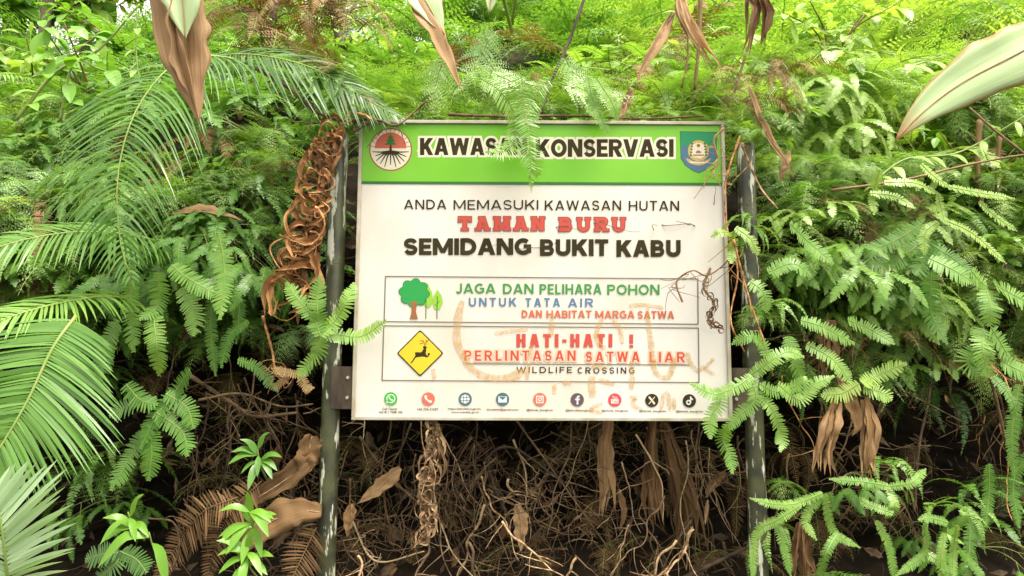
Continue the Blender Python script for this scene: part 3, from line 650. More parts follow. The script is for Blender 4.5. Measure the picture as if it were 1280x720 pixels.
# ------------------------------------------------------------------ frond prototypes shared by the ferns
def prof(L, peak=.35):
    def f(t):
        return L*((.45+.55*t/peak) if t < peak else max(.04, (1-t)/(1-peak))**.75)
    return f
PRO = {}
def protos(kind, leaf, stem, n=5):
    out = []
    for i in range(n):
        mb = MB(); e0, e1, sd_ = uni(45, 75), uni(-75, -15), uni(-.5, .5)
        P = arch(1, e0, e1, 10, sd_)
        if kind == 'sword': pinnate(mb, P, 30, prof(.105), .027, 80, .12, UPV, 0, 1, .005, .1, .1)
        if kind == 'lace': lace(mb, P, 15, prof(.30), 12, .19, 66, .18, UPV, 0, 1, .006)
        if kind == 'feather': pinnate(mb, P, 38, prof(.17), .013, 70, .3, UPV, 0, 1, .005, .12, .08)
        if kind == 'fork':
            tube(mb, resample([P[0], P[3], P[5]], 6), .006, .004, 4, 1)
            a = P[5]; 
            for s_ in (-1, 1):
                b = a+Vector((.16, s_*.13, uni(-.02, .06))); tube(mb, [a, b], .004, .003, 4, 1)
                for s2 in (-1, 1):
                    d = Vector((.30 if s2*s_ > 0 else .34, s_*.05+s2*.2, uni(-.16, .02))); q = b+d
                    comb(mb, [b, b+d*.5+Vector((0, 0, .03)), q+Vector((0, 0, -.05))], 24, .052, UPV, 0, 1, .003)
        if kind == 'strap':
            blade(mb, resample(P, 9), lance(.028, .3, .3), Vector((0, .3, 1)), .25, 0)
        out.append(mb.mesh('frond', [M[leaf], M[stem]]))
    return out
def PR(kind, leaf, stem='stem_green'):
    k = (kind, leaf)
    if k not in PRO: PRO[k] = protos(kind, leaf, stem)
    return PRO[k]
def fern(loc, meshes, n, size, label, group, face=-90, spread=110, tilt=0.0, name='fern', cat='fern', part='frond', e=0):
    """a fern: an Empty at its base, each frond a child; face = the direction it leans out to"""
    o = empty(name, loc, label, cat, group)
    for i in range(n):
        az = R(face+spread*((i+.5)/n*2-1)+uni(-18, 18)); s = size*uni(.72, 1.2)
        inst(random.choice(meshes), part, o, (uni(-.02, .02), uni(-.02, .02), 0), (uni(-.35, .35), R(tilt+uni(-14, 14)), az), s)
    return o

# ------------------------------------------------------------------ ferns covering the bank
KN = {'lace': ('lacy_fern', 'lacy'), 'sword': ('sword_fern', 'sword'), 'fork': ('forked_fern', 'forked'), 'feather': ('feather_fern', 'feather')}
def kinded(k, label, group):
    nm, adj = KN[k[0]]
    if k[1] in ('fern_brown', 'fern_mat'): nm = 'dead_fern'
    if k[1] == 'fern_brown' and 'dead' not in label: label = 'dead brown '+label; group = 'dead '+group
    return dict(name=nm, cat=nm.replace('_', ' '), label=re.sub(r'\bfern\b', adj+' fern', label, count=1), group=group.replace('ferns', adj+' ferns', 1))
def thicket(n, xr_, yr_, kinds, size, fr):
    """far ferns nobody could count, gathered into one mesh"""
    for c in range(n):
        Y = uni(*yr_); X = uni(*xr_)
        if abs(X) > .74*Y+.3: continue
        p = slope(X, Y); o = random.choice(kinds)
        for i in range(random.randint(*fr)):
            m4 = Matrix.Translation(p) @ Euler((uni(-.35, .35), R(uni(-20, 25)), R(uni(-200, 20)))).to_matrix().to_4x4() @ Matrix.Scale(uni(*size), 4)
            THK[o[1]].add([m4 @ Vector(v) for v in o[0].v], o[0].f)
THK = {k: MB() for k in ('fern_lime', 'fern_bright', 'fern_mid')}
FAR = []
for lf_ in THK:
    for i in range(3):
        mb = MB(); P_ = arch(1, uni(45, 75), uni(-70, -15), 8, uni(-.5, .5)); lace(mb, P_, 12, (lambda t: .3*(.45+.55*t/.35) if t < .35 else .3*max(.04, (1-t)/.65)**.75), 8, .24, 66, .18, UPV, 0, 0, .006); FAR.append((mb, lf_))
def scatter(n, xr_, yr_, kinds, size, fr, label, group, tilt=(-5, 20), face=(-120, -60), ok=None, spread=(80, 150), dz=0.0):
    c = 0; tries = 0; pts = []
    while c < n and tries < n*40:
        tries += 1; Y = uni(*yr_)**1.0; X = uni(*xr_)
        if abs(X) > .74*Y+.3: continue
        p = slope(X, Y)
        if any((p-q).length < size[0]*.28 for q in pts): continue
        if ok and not ok(p): continue
        pts.append(p); k = random.choice(kinds); q = kinded(k, label, group)
        fern(p+Vector((0, 0, dz-.03)), PR(*k), random.randint(*fr), uni(*size), q['label'], q['group'], uni(*face), uni(*spread), uni(*tilt), q['name'], q['cat']); c += 1
LB, LL, LM = ('lace', 'fern_bright'), ('lace', 'fern_lime'), ('lace', 'fern_mid')
SB, SM, FB, FL = ('sword', 'fern_bright'), ('sword', 'fern_mid'), ('feather', 'fern_bright'), ('feather', 'fern_lime')
LP, KB, KL, KM, LD = ('lace', 'fern_pale'), ('fork', 'fern_bright'), ('fork', 'fern_lime'), ('fork', 'fern_mid'), ('lace', 'fern_dark')
scatter(40, (.9, 4.2), (3.75, 5.4), [LL, LB, FL, LP, KL, FB], (.6, .95), (6, 9), 'bright fern on the slope right of the sign board', 'ferns on the slope right of the sign')
scatter(26, (-.65, .95), (3.6, 5.0), [LB, LP, LL, SB, KB, LM], (.5, .8), (6, 8), 'light green fern just above the top edge of the sign', 'ferns along the top of the sign')
scatter(30, (-4.2, -.7), (3.7, 5.6), [LM, LB, SM, LD, KM, FB], (.55, .9), (6, 8), 'mid green fern on the slope left of the sign board', 'ferns on the slope left of the sign')
thicket(75, (.5, 6.2), (5.2, 8.8), [f for f in FAR if f[1] != 'fern_mid'], (.8, 1.25), (6, 8))
thicket(70, (-6, .6), (5.2, 8.8), [f for f in FAR if f[1] != 'fern_lime'], (.75, 1.2), (6, 8))
for c in range(120):                                        # the bank's face to either side of the view
    x = random.choice((-1, 1))*uni(2.35, 4.6); p = bankpt(x, uni(.40, .62)); o = random.choice([f for f in FAR if f[1] != 'fern_lime'])
    for i in range(random.randint(5, 7)):
        m4 = Matrix.Translation(p) @ Euler((uni(-.35, .35), R(uni(0, 55)), R(uni(-150, -30)))).to_matrix().to_4x4() @ Matrix.Scale(uni(.4, .65), 4)
        THK[o[1]].add([m4 @ Vector(v) for v in o[0].v], o[0].f)
for lf_, nm_, lb_ in (('fern_lime', 'fern_thicket', 'far yellow-green fern growth high on the right of the slope'), ('fern_bright', 'fern_thicket', 'far bright green fern growth high on the slope behind the sign'), ('fern_mid', 'fern_thicket', 'far mid green fern growth high on the left of the slope')):
    tag(THK[lf_].build(nm_, M[lf_]), lb_, 'ferns', kind='stuff')
def hanging(n, rect_, Yr, kinds, size, fr, label, group, tilt=(15, 60), face=(-130, -50), spread=(50, 110)):
    """ferns rooted in the bank's face, their bases seen inside a rectangle of the photo, fronds hanging out"""
    for i in range(n):
        px_, py_ = uni(rect_[0], rect_[2]), uni(rect_[1], rect_[3])
        if rect_[2]-rect_[0] > 1000 and 330 < px_ < 985: px_ = random.choice((uni(rect_[0], 330), uni(985, rect_[2])))      # not behind the sign
        h = onbank(px_, py_); Y = max(min(h.y-uni(.0, .18), Yr[1]), Yr[0]-.25)
        k = random.choice(kinds); q = kinded(k, label, group)
        fern(at(px_, py_, Y), PR(*k), random.randint(*fr), uni(*size), q['label'], q['group'], uni(*face), uni(*spread), uni(*tilt), q['name'], q['cat'])
SD = ('sword', 'fern_dark'); LPB = ('lace', 'fern_brown'); SL = ('sword', 'fern_lime')
hanging(60, (-60, 120, 330, 300), (3.2, 3.7), [LM, LB, SM, KM, LB, LP, LM, LL], (.28, .48), (6, 9), 'green fern hanging from the upper bank left of the left post', 'ferns hanging high left of the sign')
hanging(44, (-60, 290, 250, 430), (3.15, 3.7), [LM, SB, SM, KM, LB, KB], (.28, .48), (5, 8), 'green fern hanging in front of the bank at left middle', 'ferns hanging left of the sign')
hanging(26, (-60, 400, 190, 640), (3.1, 3.7), [SB, SM, KM, LB, LM], (.28, .45), (5, 7), 'green fern low on the bank at lower left', 'ferns low on the left')
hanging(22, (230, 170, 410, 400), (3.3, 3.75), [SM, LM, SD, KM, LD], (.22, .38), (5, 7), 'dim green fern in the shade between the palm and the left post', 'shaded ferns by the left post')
hanging(64, (950, 110, 1330, 280), (3.2, 3.7), [LB, LL, KL, LP, LL, SB, LB], (.28, .46), (6, 9), 'bright fern hanging from the upper bank right of the right post', 'ferns hanging high right of the sign')
hanging(50, (960, 260, 1330, 400), (3.1, 3.65), [LB, SB, KB, KL, SM, LL, LB], (.26, .42), (5, 8), 'bright green fern hanging in front of the bank at right middle', 'ferns hanging right of the sign')
hanging(22, (950, 330, 1150, 480), (3.1, 3.5), [SB, SM, LM, KB, LB], (.22, .36), (5, 7), 'green fern at the edge of the hollow right of the right post', 'ferns at the right edge of the hollow')
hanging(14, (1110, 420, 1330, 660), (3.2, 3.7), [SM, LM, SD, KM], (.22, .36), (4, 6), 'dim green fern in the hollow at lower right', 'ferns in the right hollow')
hanging(9, (960, 560, 1230, 720), (2.95, 3.2), [SB, SM, KM, LB], (.2, .32), (4, 6), 'small green fern at the bottom edge right of the right post', 'small ferns at the lower right')
hanging(14, (430, 105, 910, 148), (3.2, 3.45), [LB, LL, LP, LB], (.28, .4), (5, 7), 'green fern drooping onto the top edge of the sign', 'ferns drooping on the sign edge', (0, 25))
hanging(10, (895, 130, 990, 230), (3.15, 3.4), [LB, LL, SL, KB], (.2, .32), (5, 7), 'small bright fern around the top of the right post', 'ferns at the top of the right post', (0, 40))
hanging(8, (400, 120, 450, 190), (3.15, 3.4), [LM, SM, LD], (.2, .3), (4, 6), 'small dim fern around the top of the left post', 'ferns at the top of the left post', (0, 40))
hanging(34, (-40, 150, 1320, 440), (3.2, 3.6), [LPB, ('sword', 'fern_brown'), ('feather', 'fern_brown')], (.24, .40), (3, 5), 'dead brown fern hanging among the green ferns on the bank', 'dead ferns on the bank', (35, 75))
hanging(46, (950, 200, 1330, 470), (3.0, 3.35), [LM, LB, LL, LPB, LM, LB], (.2, .32), (5, 8), 'small fern curtaining the bank right of the right post', 'small ferns curtaining the right bank', (30, 75))
hanging(40, (-40, 190, 400, 430), (3.05, 3.4), [LM, LB, LP, LPB, LM, LB], (.2, .32), (5, 8), 'small fern curtaining the bank left of the left post', 'small ferns curtaining the left bank', (30, 75))
MB_ = ('lace', 'fern_mat')
hanging(26, (430, 500, 930, 700), (3.15, 3.9), [MB_, ('feather', 'fern_mat')], (.2, .38), (3, 6), 'withered brown fern matted among the roots below the sign', 'withered ferns below the sign', (20, 80), (-180, 0))
hanging(14, (210, 420, 400, 690), (3.1, 3.8), [MB_, ('feather', 'fern_mat')], (.2, .34), (3, 6), 'withered brown fern matted in the hollow left of the left post', 'withered ferns left of the left post', (20, 80), (-180, 0))
hanging(20, (970, 400, 1300, 690), (3.1, 3.8), [MB_, ('feather', 'fern_mat')], (.2, .34), (3, 6), 'withered brown fern matted in the hollow right of the right post', 'withered ferns right of the right post', (20, 80), (-180, 0))
hanging(9, (905, 70, 990, 165), (2.85, 3.05), [LPB, ('feather', 'fern_brown'), LPB, LB], (.18, .3), (4, 6), 'fern draped over the top of the right post', 'ferns draped over the right post top', (20, 70))
hanging(8, (405, 95, 455, 165), (2.88, 3.05), [LPB, LM, LPB, SM], (.16, .26), (4, 6), 'fern draped over the top of the left post', 'ferns draped over the left post top', (20, 70))
hanging(5, (925, 260, 965, 420), (2.9, 3.05), [LB, SB, LPB], (.14, .22), (4, 6), 'small fern clinging in front of the right post', 'ferns clinging to the right post', (20, 70))
hanging(14, (560, 20, 880, 140), (3.3, 4.2), [LPB, ('feather', 'fern_brown'), LPB], (.3, .5), (2, 4), 'dead red-brown fern above the sign', 'dead ferns above the sign', (10, 50))

hanging(9, (270, 0, 430, 70), (4.2, 4.9), [LPB, ('feather', 'fern_brown')], (.4, .6), (3, 5), 'dead brown fern in the brown thicket above the dark palm frond', 'dead ferns above the dark palm', (10, 60))
# ------------------------------------------------------------------ trees and shrubs behind the bank
def leafcloud(mb, c, r, n, size, mi=0, flat=.7, out=.35):
    for i in range(n):
        d = Vector((uni(-1, 1), uni(-1, 1), uni(-1, 1)))
        if d.length > 1 or d.length < .05: d = d.normalized()*uni(.4, 1)
        p = c+Vector((d.x*r, d.y*r, d.z*r*flat)); s = size*uni(.6, 1.4)
        t = (Vector((uni(-1, 1), uni(-1, 1), uni(-.9, .25)))+d*out).normalized(); sd_ = t.cross(Vector((uni(-.6, .6), uni(-.6, .6), 1))).normalized()
        n_ = t.cross(sd_)
        mb.add([p, p+t*s*.4+sd_*s*.24+n_*s*.05, p+t*s-UPV*s*.15, p+t*s*.4-sd_*s*.24+n_*s*.05], [(0, 1, 2, 3)], mi)
def tree(loc, h, r, n, leaf, size, label, group, lean=0.0, trunk=.08, name='tree', cat='tree'):
    o = empty(name, loc, label, cat, group); mb = MB()
    P = resample([Vector((0, 0, -.3)), Vector((lean*.3, 0, h*.4)), Vector((lean, uni(-.1, .1), h*.9))], 12); tube(mb, P, trunk, trunk*.35, 8)
    ends = []
    for i in range(9):
        a = P[5+i % 7]; az = uni(0, 6.28); e = a+Vector((math.cos(az)*r*uni(.5, 1), math.sin(az)*r*uni(.5, 1), uni(.1, .6)*r))
        tube(mb, resample([a, a.lerp(e, .5)+Vector((0, 0, .1*r)), e], 6), trunk*.4, trunk*.12, 5); ends.append(e)
    mb.build('trunk', M['stem_dark'], o, True)
    mb = MB()
    for e in ends+[P[-1], P[-3]]:
        leafcloud(mb, e, r*uni(.35, .6), n//11, size)
    mb.build('crown', M[leaf], o); return o
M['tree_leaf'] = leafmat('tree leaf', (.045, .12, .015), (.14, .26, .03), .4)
M['tree_lime'] = leafmat('sunlit tree leaf', (.12, .24, .02), (.30, .40, .06), .45)  # lighter copy of the tree leaf, sunlight put into its colour
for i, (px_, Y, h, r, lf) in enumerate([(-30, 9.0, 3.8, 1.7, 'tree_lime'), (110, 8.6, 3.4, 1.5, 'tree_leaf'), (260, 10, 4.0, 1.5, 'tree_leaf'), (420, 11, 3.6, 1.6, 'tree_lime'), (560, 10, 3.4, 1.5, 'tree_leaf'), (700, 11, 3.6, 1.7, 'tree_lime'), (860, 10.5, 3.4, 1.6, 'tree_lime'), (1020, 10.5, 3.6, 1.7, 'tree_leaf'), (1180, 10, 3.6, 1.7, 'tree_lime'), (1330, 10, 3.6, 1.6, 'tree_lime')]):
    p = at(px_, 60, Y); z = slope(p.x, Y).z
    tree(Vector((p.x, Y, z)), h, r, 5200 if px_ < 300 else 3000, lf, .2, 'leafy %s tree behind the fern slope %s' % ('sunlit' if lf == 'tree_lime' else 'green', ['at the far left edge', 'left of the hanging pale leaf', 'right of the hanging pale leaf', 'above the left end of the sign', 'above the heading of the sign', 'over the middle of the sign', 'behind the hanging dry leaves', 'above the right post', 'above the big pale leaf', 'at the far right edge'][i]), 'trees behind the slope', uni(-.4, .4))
# dark leaning trunks in the upper left
for i, (pts, r_, lb) in enumerate([([(345, 130), (335, 60), (352, -40)], .045, 'dark mossy trunk standing left of the sign among ferns'), ([(445, 105), (425, 50), (400, -40)], .03, 'thin dark trunk leaning above the left end of the sign'), ([(62, 130), (55, 50), (66, -40)], .05, 'brown trunk among bright leaves in the upper left corner'), ([(24, 330), (22, 250), (26, 150)], .022, 'slim brown stem standing at the far left edge')]):
    Y = (5.4, 5.0, 5.8, 3.6)[i]; o = empty('tree' if i < 3 else 'woody_stem', at(*pts[0], Y), lb, 'tree' if i < 3 else 'stem'); mb = MB()
    P = resample([at(x, y, Y)-o.location for x, y in [(pts[0][0]+2, pts[0][1]+90)]+pts], 14); tube(mb, P, r_*1.1, r_*.8, 8, rf=lambda t: r_*(1.1-.3*t)*(1+.12*math.sin(23*t)))
    mb.build('trunk', M['stem_dark'], o, True)
    if i < 3:
        for k in range(3): 
            mb = MB(); a = P[8+2*k]; e = a+Vector((uni(-.6, .6), uni(-.3, .3), uni(.1, .5))); tube(mb, resample([a, a.lerp(e, .5)+Vector((0, 0, .05)), e], 6), r_*.35, r_*.12, 5); mb.build('limb', M['stem_dark'], o, True)
def shrub(loc, h, r, n, leaf, size, label, group=None, name='shrub'):
    o = empty(name, loc, label, 'shrub', group); mb = MB(); ml = MB()
    for k in range(7):
        az = uni(0, 6.28); P = resample([Vector((0, 0, 0)), Vector((math.cos(az)*r*.3, math.sin(az)*r*.3, h*.5)), Vector((math.cos(az)*r, math.sin(az)*r, h*uni(.6, 1.1)))], 8); tube(mb, P, .009, .003, 5)
        for q in range(n//7):
            p = P[random.randint(2, 8)]; d = Vector((uni(-1, 1), uni(-1, 1), uni(-.8, .5))).normalized(); s = size*uni(.6, 1.3)
            p = p+d*uni(0, .08); blade(ml, resample([p, p+d*s*.5+UPV*s*.06, p+d*s-UPV*s*.18], 5), lance(s*.26, .38, .1), Vector((uni(-.3, .3), -.5, .8)), .12)
    mb.build('stem', M['stem_brown'], o, True); ml.build('foliage', M[leaf], o); return o
for i, (px_, py_, Y, h, r, n, lf, sz, lb) in enumerate([
    (40, 110, 4.4, .55, .35, 150, 'fern_lime', .13, 'lime leafed shrub in the upper left corner'), (120, 130, 4.0, .5, .3, 130, 'leaf_broad', .11, 'bright green shrub right of the brown trunk at upper left'),
    (30, 190, 3.7, .4, .3, 110, 'fern_mid', .09, 'dull green shrub at the left edge below the brown trunk'), (300, 110, 4.4, .5, .4, 120, 'fern_mid', .1, 'dim shrub behind the arching palm frond'),
    (150, 60, 5.0, .6, .4, 150, 'leaf_broad', .13, 'bright broad leafed shrub behind the arching palm at upper left'), (420, 60, 5.0, .5, .4, 130, 'fern_lime', .1, 'yellow green shrub above the left end of the sign'),
    (5, 10, 6.2, 1.0, .8, 420, 'leaf_broad', .2, 'tall bright leafy shrub filling the extreme upper left corner'), (95, 0, 6.4, 1.0, .7, 380, 'fern_lime', .18, 'tall yellow-green shrub between the two upper left trunks'),
    (1040, 60, 4.8, .6, .4, 150, 'fern_lime', .13, 'yellow green shrub above the right post'), (1230, 230, 3.6, .4, .3, 100, 'leaf_broad', .1, 'green shrub under the big pale leaf at right'), (900, 90, 4.0, .4, .25, 90, 'fern_lime', .1, 'yellow green shrub beside the hanging dry leaves')]):
    shrub(at(px_, py_+40, Y), h, r, n, lf, sz, lb)
# long grassy blades on the right slope
for i in range(22):
    Y = uni(3.8, 5.6); px_ = uni(930, 1330); p = at(px_, 0, Y); p = slope(p.x, Y)
    fern(p, PR('strap', 'fern_lime'), random.randint(7, 12), uni(.4, .75), 'tuft of long yellow-green blades on the slope at right', 'grass tufts on the right slope', -90, 150, uni(-25, 5), 'grass_tuft', 'grass', 'blade')
# young yellow-green climbing stem with opposite leaves, upper left
def climber(pts, Y, leaf, ls, label, nl=9, name='climber', r_=.006):
    o = empty(name, at(*pts[0], Y), label, 'vine'); P = resample([at(x, y, Y)-o.location for x, y in pts], 30)
    mb = MB(); tube(mb, P, r_, r_*.5, 6); mb.build('stem', M['stem_green'], o, True); T = tangents(P)
    for i in range(nl):
        k = 3+int(27*i/nl); mb = MB(); d = Vector((uni(-1, 1), -.45, uni(-.9, .2))).normalized(); s = ls*uni(.7, 1.2)
        blade(mb, resample([P[k], P[k]+d*s*.5+UPV*s*.08, P[k]+d*s-UPV*s*.2], 7), lance(s*.2, .4, .08), Vector((0, -.6, .8)), .12); mb.build('leaf', M[leaf], o)
climber([(20, 150), (70, 90), (120, 65), (175, 5)], 3.2, 'leaf_broad', .10, 'smooth light green vine slanting up across the upper left corner', 8, r_=.009)
climber([(75, 150), (92, 78), (120, 85), (150, 95)], 2.9, 'leaf_broad', .13, 'pale young vine with pointed leaves left of the arching palm', 7)
climber([(100, 250), (130, 200), (175, 160), (170, 60), (172, 10)], 3.5, 'fern_lime', .09, 'thin upright vine behind the arching palm frond', 10)
climber([(985, 110), (1040, 60), (1100, 90), (1180, 70)], 3.6, 'fern_lime', .13, 'light green trailing vine left of the big pale leaf', 12)
climber([(1080, 240), (1130, 200), (1200, 190), (1290, 140)], 3.1, 'fern_lime', .09, 'pale vine running under the big pale leaf', 9)

# ------------------------------------------------------------------ palm fronds on the left
def palm(pts, lfun, n, wd, leaf, label, ang=70, droop=.35, nh=Vector((0, -.75, .65)), name='palm_frond', jit=.08, stalk_r=.006, start=.03, bent=0.0):
    P = [at(*p) for p in pts]; o = empty(name, P[0], label, 'palm'); P = [p-o.location for p in P]
    mb = MB(); tube(mb, resample(P, 24), stalk_r, stalk_r*.4, 7); mb.build('stalk', M['stem_green'], o, True)
    mb = MB(); pinnate(mb, P, n, lfun, wd, ang, droop, nh, 0, 0, stalk_r*.7, jit, start, 4, .1, bent, True); mb.build('blade', M[leaf], o); return o
palm([(345, 95, 3.3), (285, 72, 2.95), (222, 78, 2.75), (172, 135, 2.62), (148, 215, 2.55), (150, 300, 2.55), (165, 350, 2.56)], prof(.33, .5), 84, .0095, 'palm_leaf', 'large arching feather palm frond with drooping leaflets at upper left', 84, .45, jit=.1, bent=.25, stalk_r=.005)
palm([(230, 75, 3.2), (310, 68, 3.0), (390, 85, 2.95), (460, 125, 2.95), (505, 150, 2.95)], prof(.27, .4), 70, .009, 'fern_dark', 'dark palm frond arching right towards the top of the sign', 58, .45, jit=.12, bent=.3, stalk_r=.005)
palm([(250, 330, 3.3), (190, 300, 3.0), (110, 290, 2.75), (30, 300, 2.6), (-60, 330, 2.5)], prof(.28, .4), 64, .010, 'fern_mid', 'long palm frond reaching to the left edge at mid height', 66, .35)
palm([(215, 400, 3.2), (150, 372, 2.9), (70, 380, 2.6), (-10, 405, 2.45), (-80, 440, 2.4)], prof(.24, .4), 60, .010, 'fern_bright', 'lighter palm frond reaching to the left edge below mid height', 62, .25)
palm([(95, 395, 2.5), (66, 435, 2.42), (35, 500, 2.36), (0, 560, 2.32), (-40, 620, 2.3)], prof(.36, .35), 66, .0115, 'palm_leaf', 'big palm frond with close-set comb-like leaflets at lower left', 78, .12, Vector((.1, -.8, .6)), jit=.05, bent=.1)
palm([(30, 800, 2.0), (12, 735, 1.9), (5, 680, 1.86), (-2, 636, 1.85), (-8, 612, 1.85)], lambda t: .235*min(1, .62+t)*(1 if t < .8 else 1-.75*(t-.8)/.2), 40, .0135, 'palm_pale', 'shiny pale palm frond in the bottom left corner', 66, .2, Vector((0, -.9, .4)), jit=.06, bent=.12)

# ------------------------------------------------------------------ broad leaves hanging into the picture
FN = Vector((.15, -1, .1))
def crumple(mb, P, wid, nh, fold=.4, amp=.35, mi=0, twist=0.0, rag=.25):
    """a dry leaf: five strips across, buckled and ragged along its edges"""
    n = len(P)-1; T = tangents(P); vs = []; fs = []; sd_ = uni(0, 50)
    for i, p in enumerate(P):
        t = i/n; S_ = T[i].cross(nh)
        if S_.length < .05: S_ = T[i].cross(Vector((1, 0, .2)))
        S_.normalize(); q = Matrix.Rotation(twist*(t-.3)+.5*mnoise.noise(Vector((t*2.2, sd_, 0))), 3, T[i]); S_ = q @ S_; N = S_.cross(T[i]); h = wid(t)
        for j in range(7):
            u = j/3-1; e = 1+(rag*mnoise.noise(Vector((t*9, sd_, u*3)))*1.6 if abs(u) > .9 else 0)
            z = fold*h*abs(u)**1.4*(1+.5*mnoise.noise(Vector((t*4, u, sd_))))+amp*h*mnoise.noise(Vector((t*7, u*1.8, sd_+3)))+.10*h*math.sin(u*14)
            vs.append(p+S_*h*u*e+N*z)
    for i in range(n):
        for j in range(6): a = i*7+j; fs.append((a, a+1, a+8, a+7))
    mb.add(vs, fs, mi); mb.uv = [(j/6, i/n) for i in range(n+1) for j in range(7)]
def sheath(pts, width, m_, label, n=6, name='dry_sheath', strip=.014):
    P = [at(*p) for p in pts]; o = empty(name, P[0], label, 'dead leaf'); P = [p-o.location for p in P]; L_ = sum((P[i+1]-P[i]).length for i in range(len(P)-1))
    for i in range(n):
        u = ((i+.5)/n*2-1)*width; a = uni(0, .18); f = uni(.65, 1.1); q = []
        for j, p in enumerate(P):
            t = j/(len(P)-1); q.append(p+Vector((u*(.45+.75*t)+uni(-.007, .007), uni(-.02, .02), 0)) if t > 0 else p+Vector((u*.4, uni(-.01, .01), -a*L_*.3)))
        q[-1] = q[-2].lerp(q[-1], f)+Vector((uni(-.02, .02), uni(-.03, .01), 0))
        mb = MB(); crumple(mb, resample(q, 30), lance(strip*uni(.6, 1.3), .4, .55), Vector((uni(-.7, .7), -1, 0)), uni(.5, .9), .5, 0, uni(-1.2, 1.2), .4); mb.build('strip', M[m_], o, True)
    return o
def deadleaf(pts, hw, m_, label, fold=.5, wave=.2, tw=.8, nh=FN, group=None, name='dried_leaf', peak=.35, cat='dead leaf'):
    P = [at(*p) for p in pts]; o = empty(name, P[0], label, cat, group); mb = MB()
    crumple(mb, resample([p-o.location+Vector((uni(-.008, .008), uni(-.02, .02), 0)) for p in P], 34), lance(hw, peak, .35), nh, fold, .3+wave, 0, tw); b = mb.build('blade', M[m_], o, True)
    b.modifiers.new('thick', 'SOLIDIFY').thickness = .0015
    mb = MB(); tube(mb, [p-o.location+Vector((0, .004, 0)) for p in resample(P, 16)], .003, .001, 5); mb.build('midrib', M['dead_tan'], o, True); return o
def bigleaf(name, label, stalk, parts):
    o = empty(name, at(*stalk[0]), label, 'leaf'); mb = MB(); tube(mb, resample([at(*p)-o.location for p in stalk], 24), .012, .006, 8); mb.build('stalk', M['stem_green'], o, True)
    for nm, pts, hw, m_, nh, fold, amp, peak, tw in parts:
        mb = MB(); crumple(mb, resample([at(*p)-o.location for p in pts], 40), lance(hw, peak, .45), nh, fold, amp, 0, tw, .12 if nm == 'blade' else .3); b = mb.build(nm, M[m_], o, True)
        b.modifiers.new('thick', 'SOLIDIFY').thickness = .0012
        if nm == 'blade': mb = MB(); tube(mb, [at(*p)-o.location-Vector((0, .0035, 0)) for p in resample([Vector(q) for q in pts], 20)], .0032, .0012, 6); mb.build('midrib', M['leaf_cream'], o, True)
bigleaf('broad_leaf', 'pale green broad leaf with a long dried brown tip hanging at upper left', [(330, 60, 4.3), (290, -160, 3.4), (250, -220, 2.6), (222, -110, 1.85)],
        [('blade', [(222, -110, 1.85), (224, -50, 1.82), (229, 0, 1.8), (232, 48, 1.8)], .066, 'leaf_cream', FN, .12, .08, .5, .2), ('dried_tip', [(198, -60, 1.83), (206, 0, 1.83), (220, 60, 1.83), (238, 115, 1.83), (252, 160, 1.83)], .036, 'dead_straw', Vector((-.6, -1, 0)), .5, .25, .4, .4),
         ('dried_tip', [(230, -40, 1.84), (234, 30, 1.84), (238, 80, 1.84), (243, 115, 1.84), (250, 150, 1.84)], .044, 'dead_straw', Vector((.3, -1, 0)), .45, .25, .45, -.3)])
bigleaf('broad_leaf', 'pale broad leaf with a yellow-brown edge hanging above the left half of the sign', [(640, 40, 4.4), (590, -150, 3.4), (540, -200, 2.6), (505, -80, 2.1)],
        [('blade', [(488, -85, 2.1), (510, -35, 2.08), (534, 5, 2.06), (556, 44, 2.05)], .062, 'leaf_cream', Vector((.3, -1, .2)), .25, .12, .4, .3), ('dried_tip', [(508, -10, 2.07), (540, 36, 2.05), (560, 75, 2.05), (577, 112, 2.05)], .026, 'dead_straw', Vector((.6, -1, 0)), .4, .25, .35, .4)])
bigleaf('broad_leaf', 'small pale leaf tip hanging at the top edge above the sign', [(640, 30, 4.6), (660, -120, 3.6), (640, -150, 2.6), (612, -70, 2.2)], [('blade', [(612, -70, 2.2), (616, -30, 2.2), (612, 16, 2.2)], .04, 'leaf_cream', FN, .2, .1, .4, 0)])
RN = Vector((.05, -1, .22))
bigleaf('broad_leaf', 'very large pale leaf with browned margin reaching in from the right edge', [(1250, 330, 3.6), (1420, 240, 3.0), (1440, 60, 2.2), (1395, -10, 1.95)],
        [('blade', [(1400, -10, 1.95), (1340, 30, 1.92), (1270, 68, 1.9), (1200, 105, 1.9), (1150, 143, 1.9), (1118, 177, 1.9)], .078, 'leaf_cream_tip', RN, .05, .06, .45, .1)])
sheath([(848, -30, 3.0), (852, 15, 2.95), (868, 45, 2.92), (896, 88, 2.9)], 0.034, 'dead_straw', 'curled tan dry leaf folding down right above the shield emblem', 7)
deadleaf([(842, 15, 3.0), (824, 50, 2.95), (806, 85, 2.93), (796, 105, 2.92)], .022, 'dead_straw', 'narrow pinkish dry leaf slanting down left above the sign')
deadleaf([(788, 112, 3.1), (782, 135, 3.08), (776, 152, 3.08)], .02, 'dead_straw', 'short dry leaf piece standing behind the top edge of the sign')
sheath([(955, -40, 2.9), (946, -5, 2.85), (950, 18, 2.84), (938, 70, 2.84)], 0.050, 'dead_leaf', 'orange-brown dry leaf bunch at the top edge right of the emblem', 9)
deadleaf([(935, 110, 2.9), (958, 165, 2.88), (980, 195, 2.87), (992, 222, 2.87)], .016, 'dead_straw', 'slim pale dry leaf slanting beside the top of the right post')
deadleaf([(985, 190, 2.95), (980, 212, 2.94), (975, 228, 2.94)], .014, 'dead_straw', 'small pinkish dry leaf dangling right of the right post')
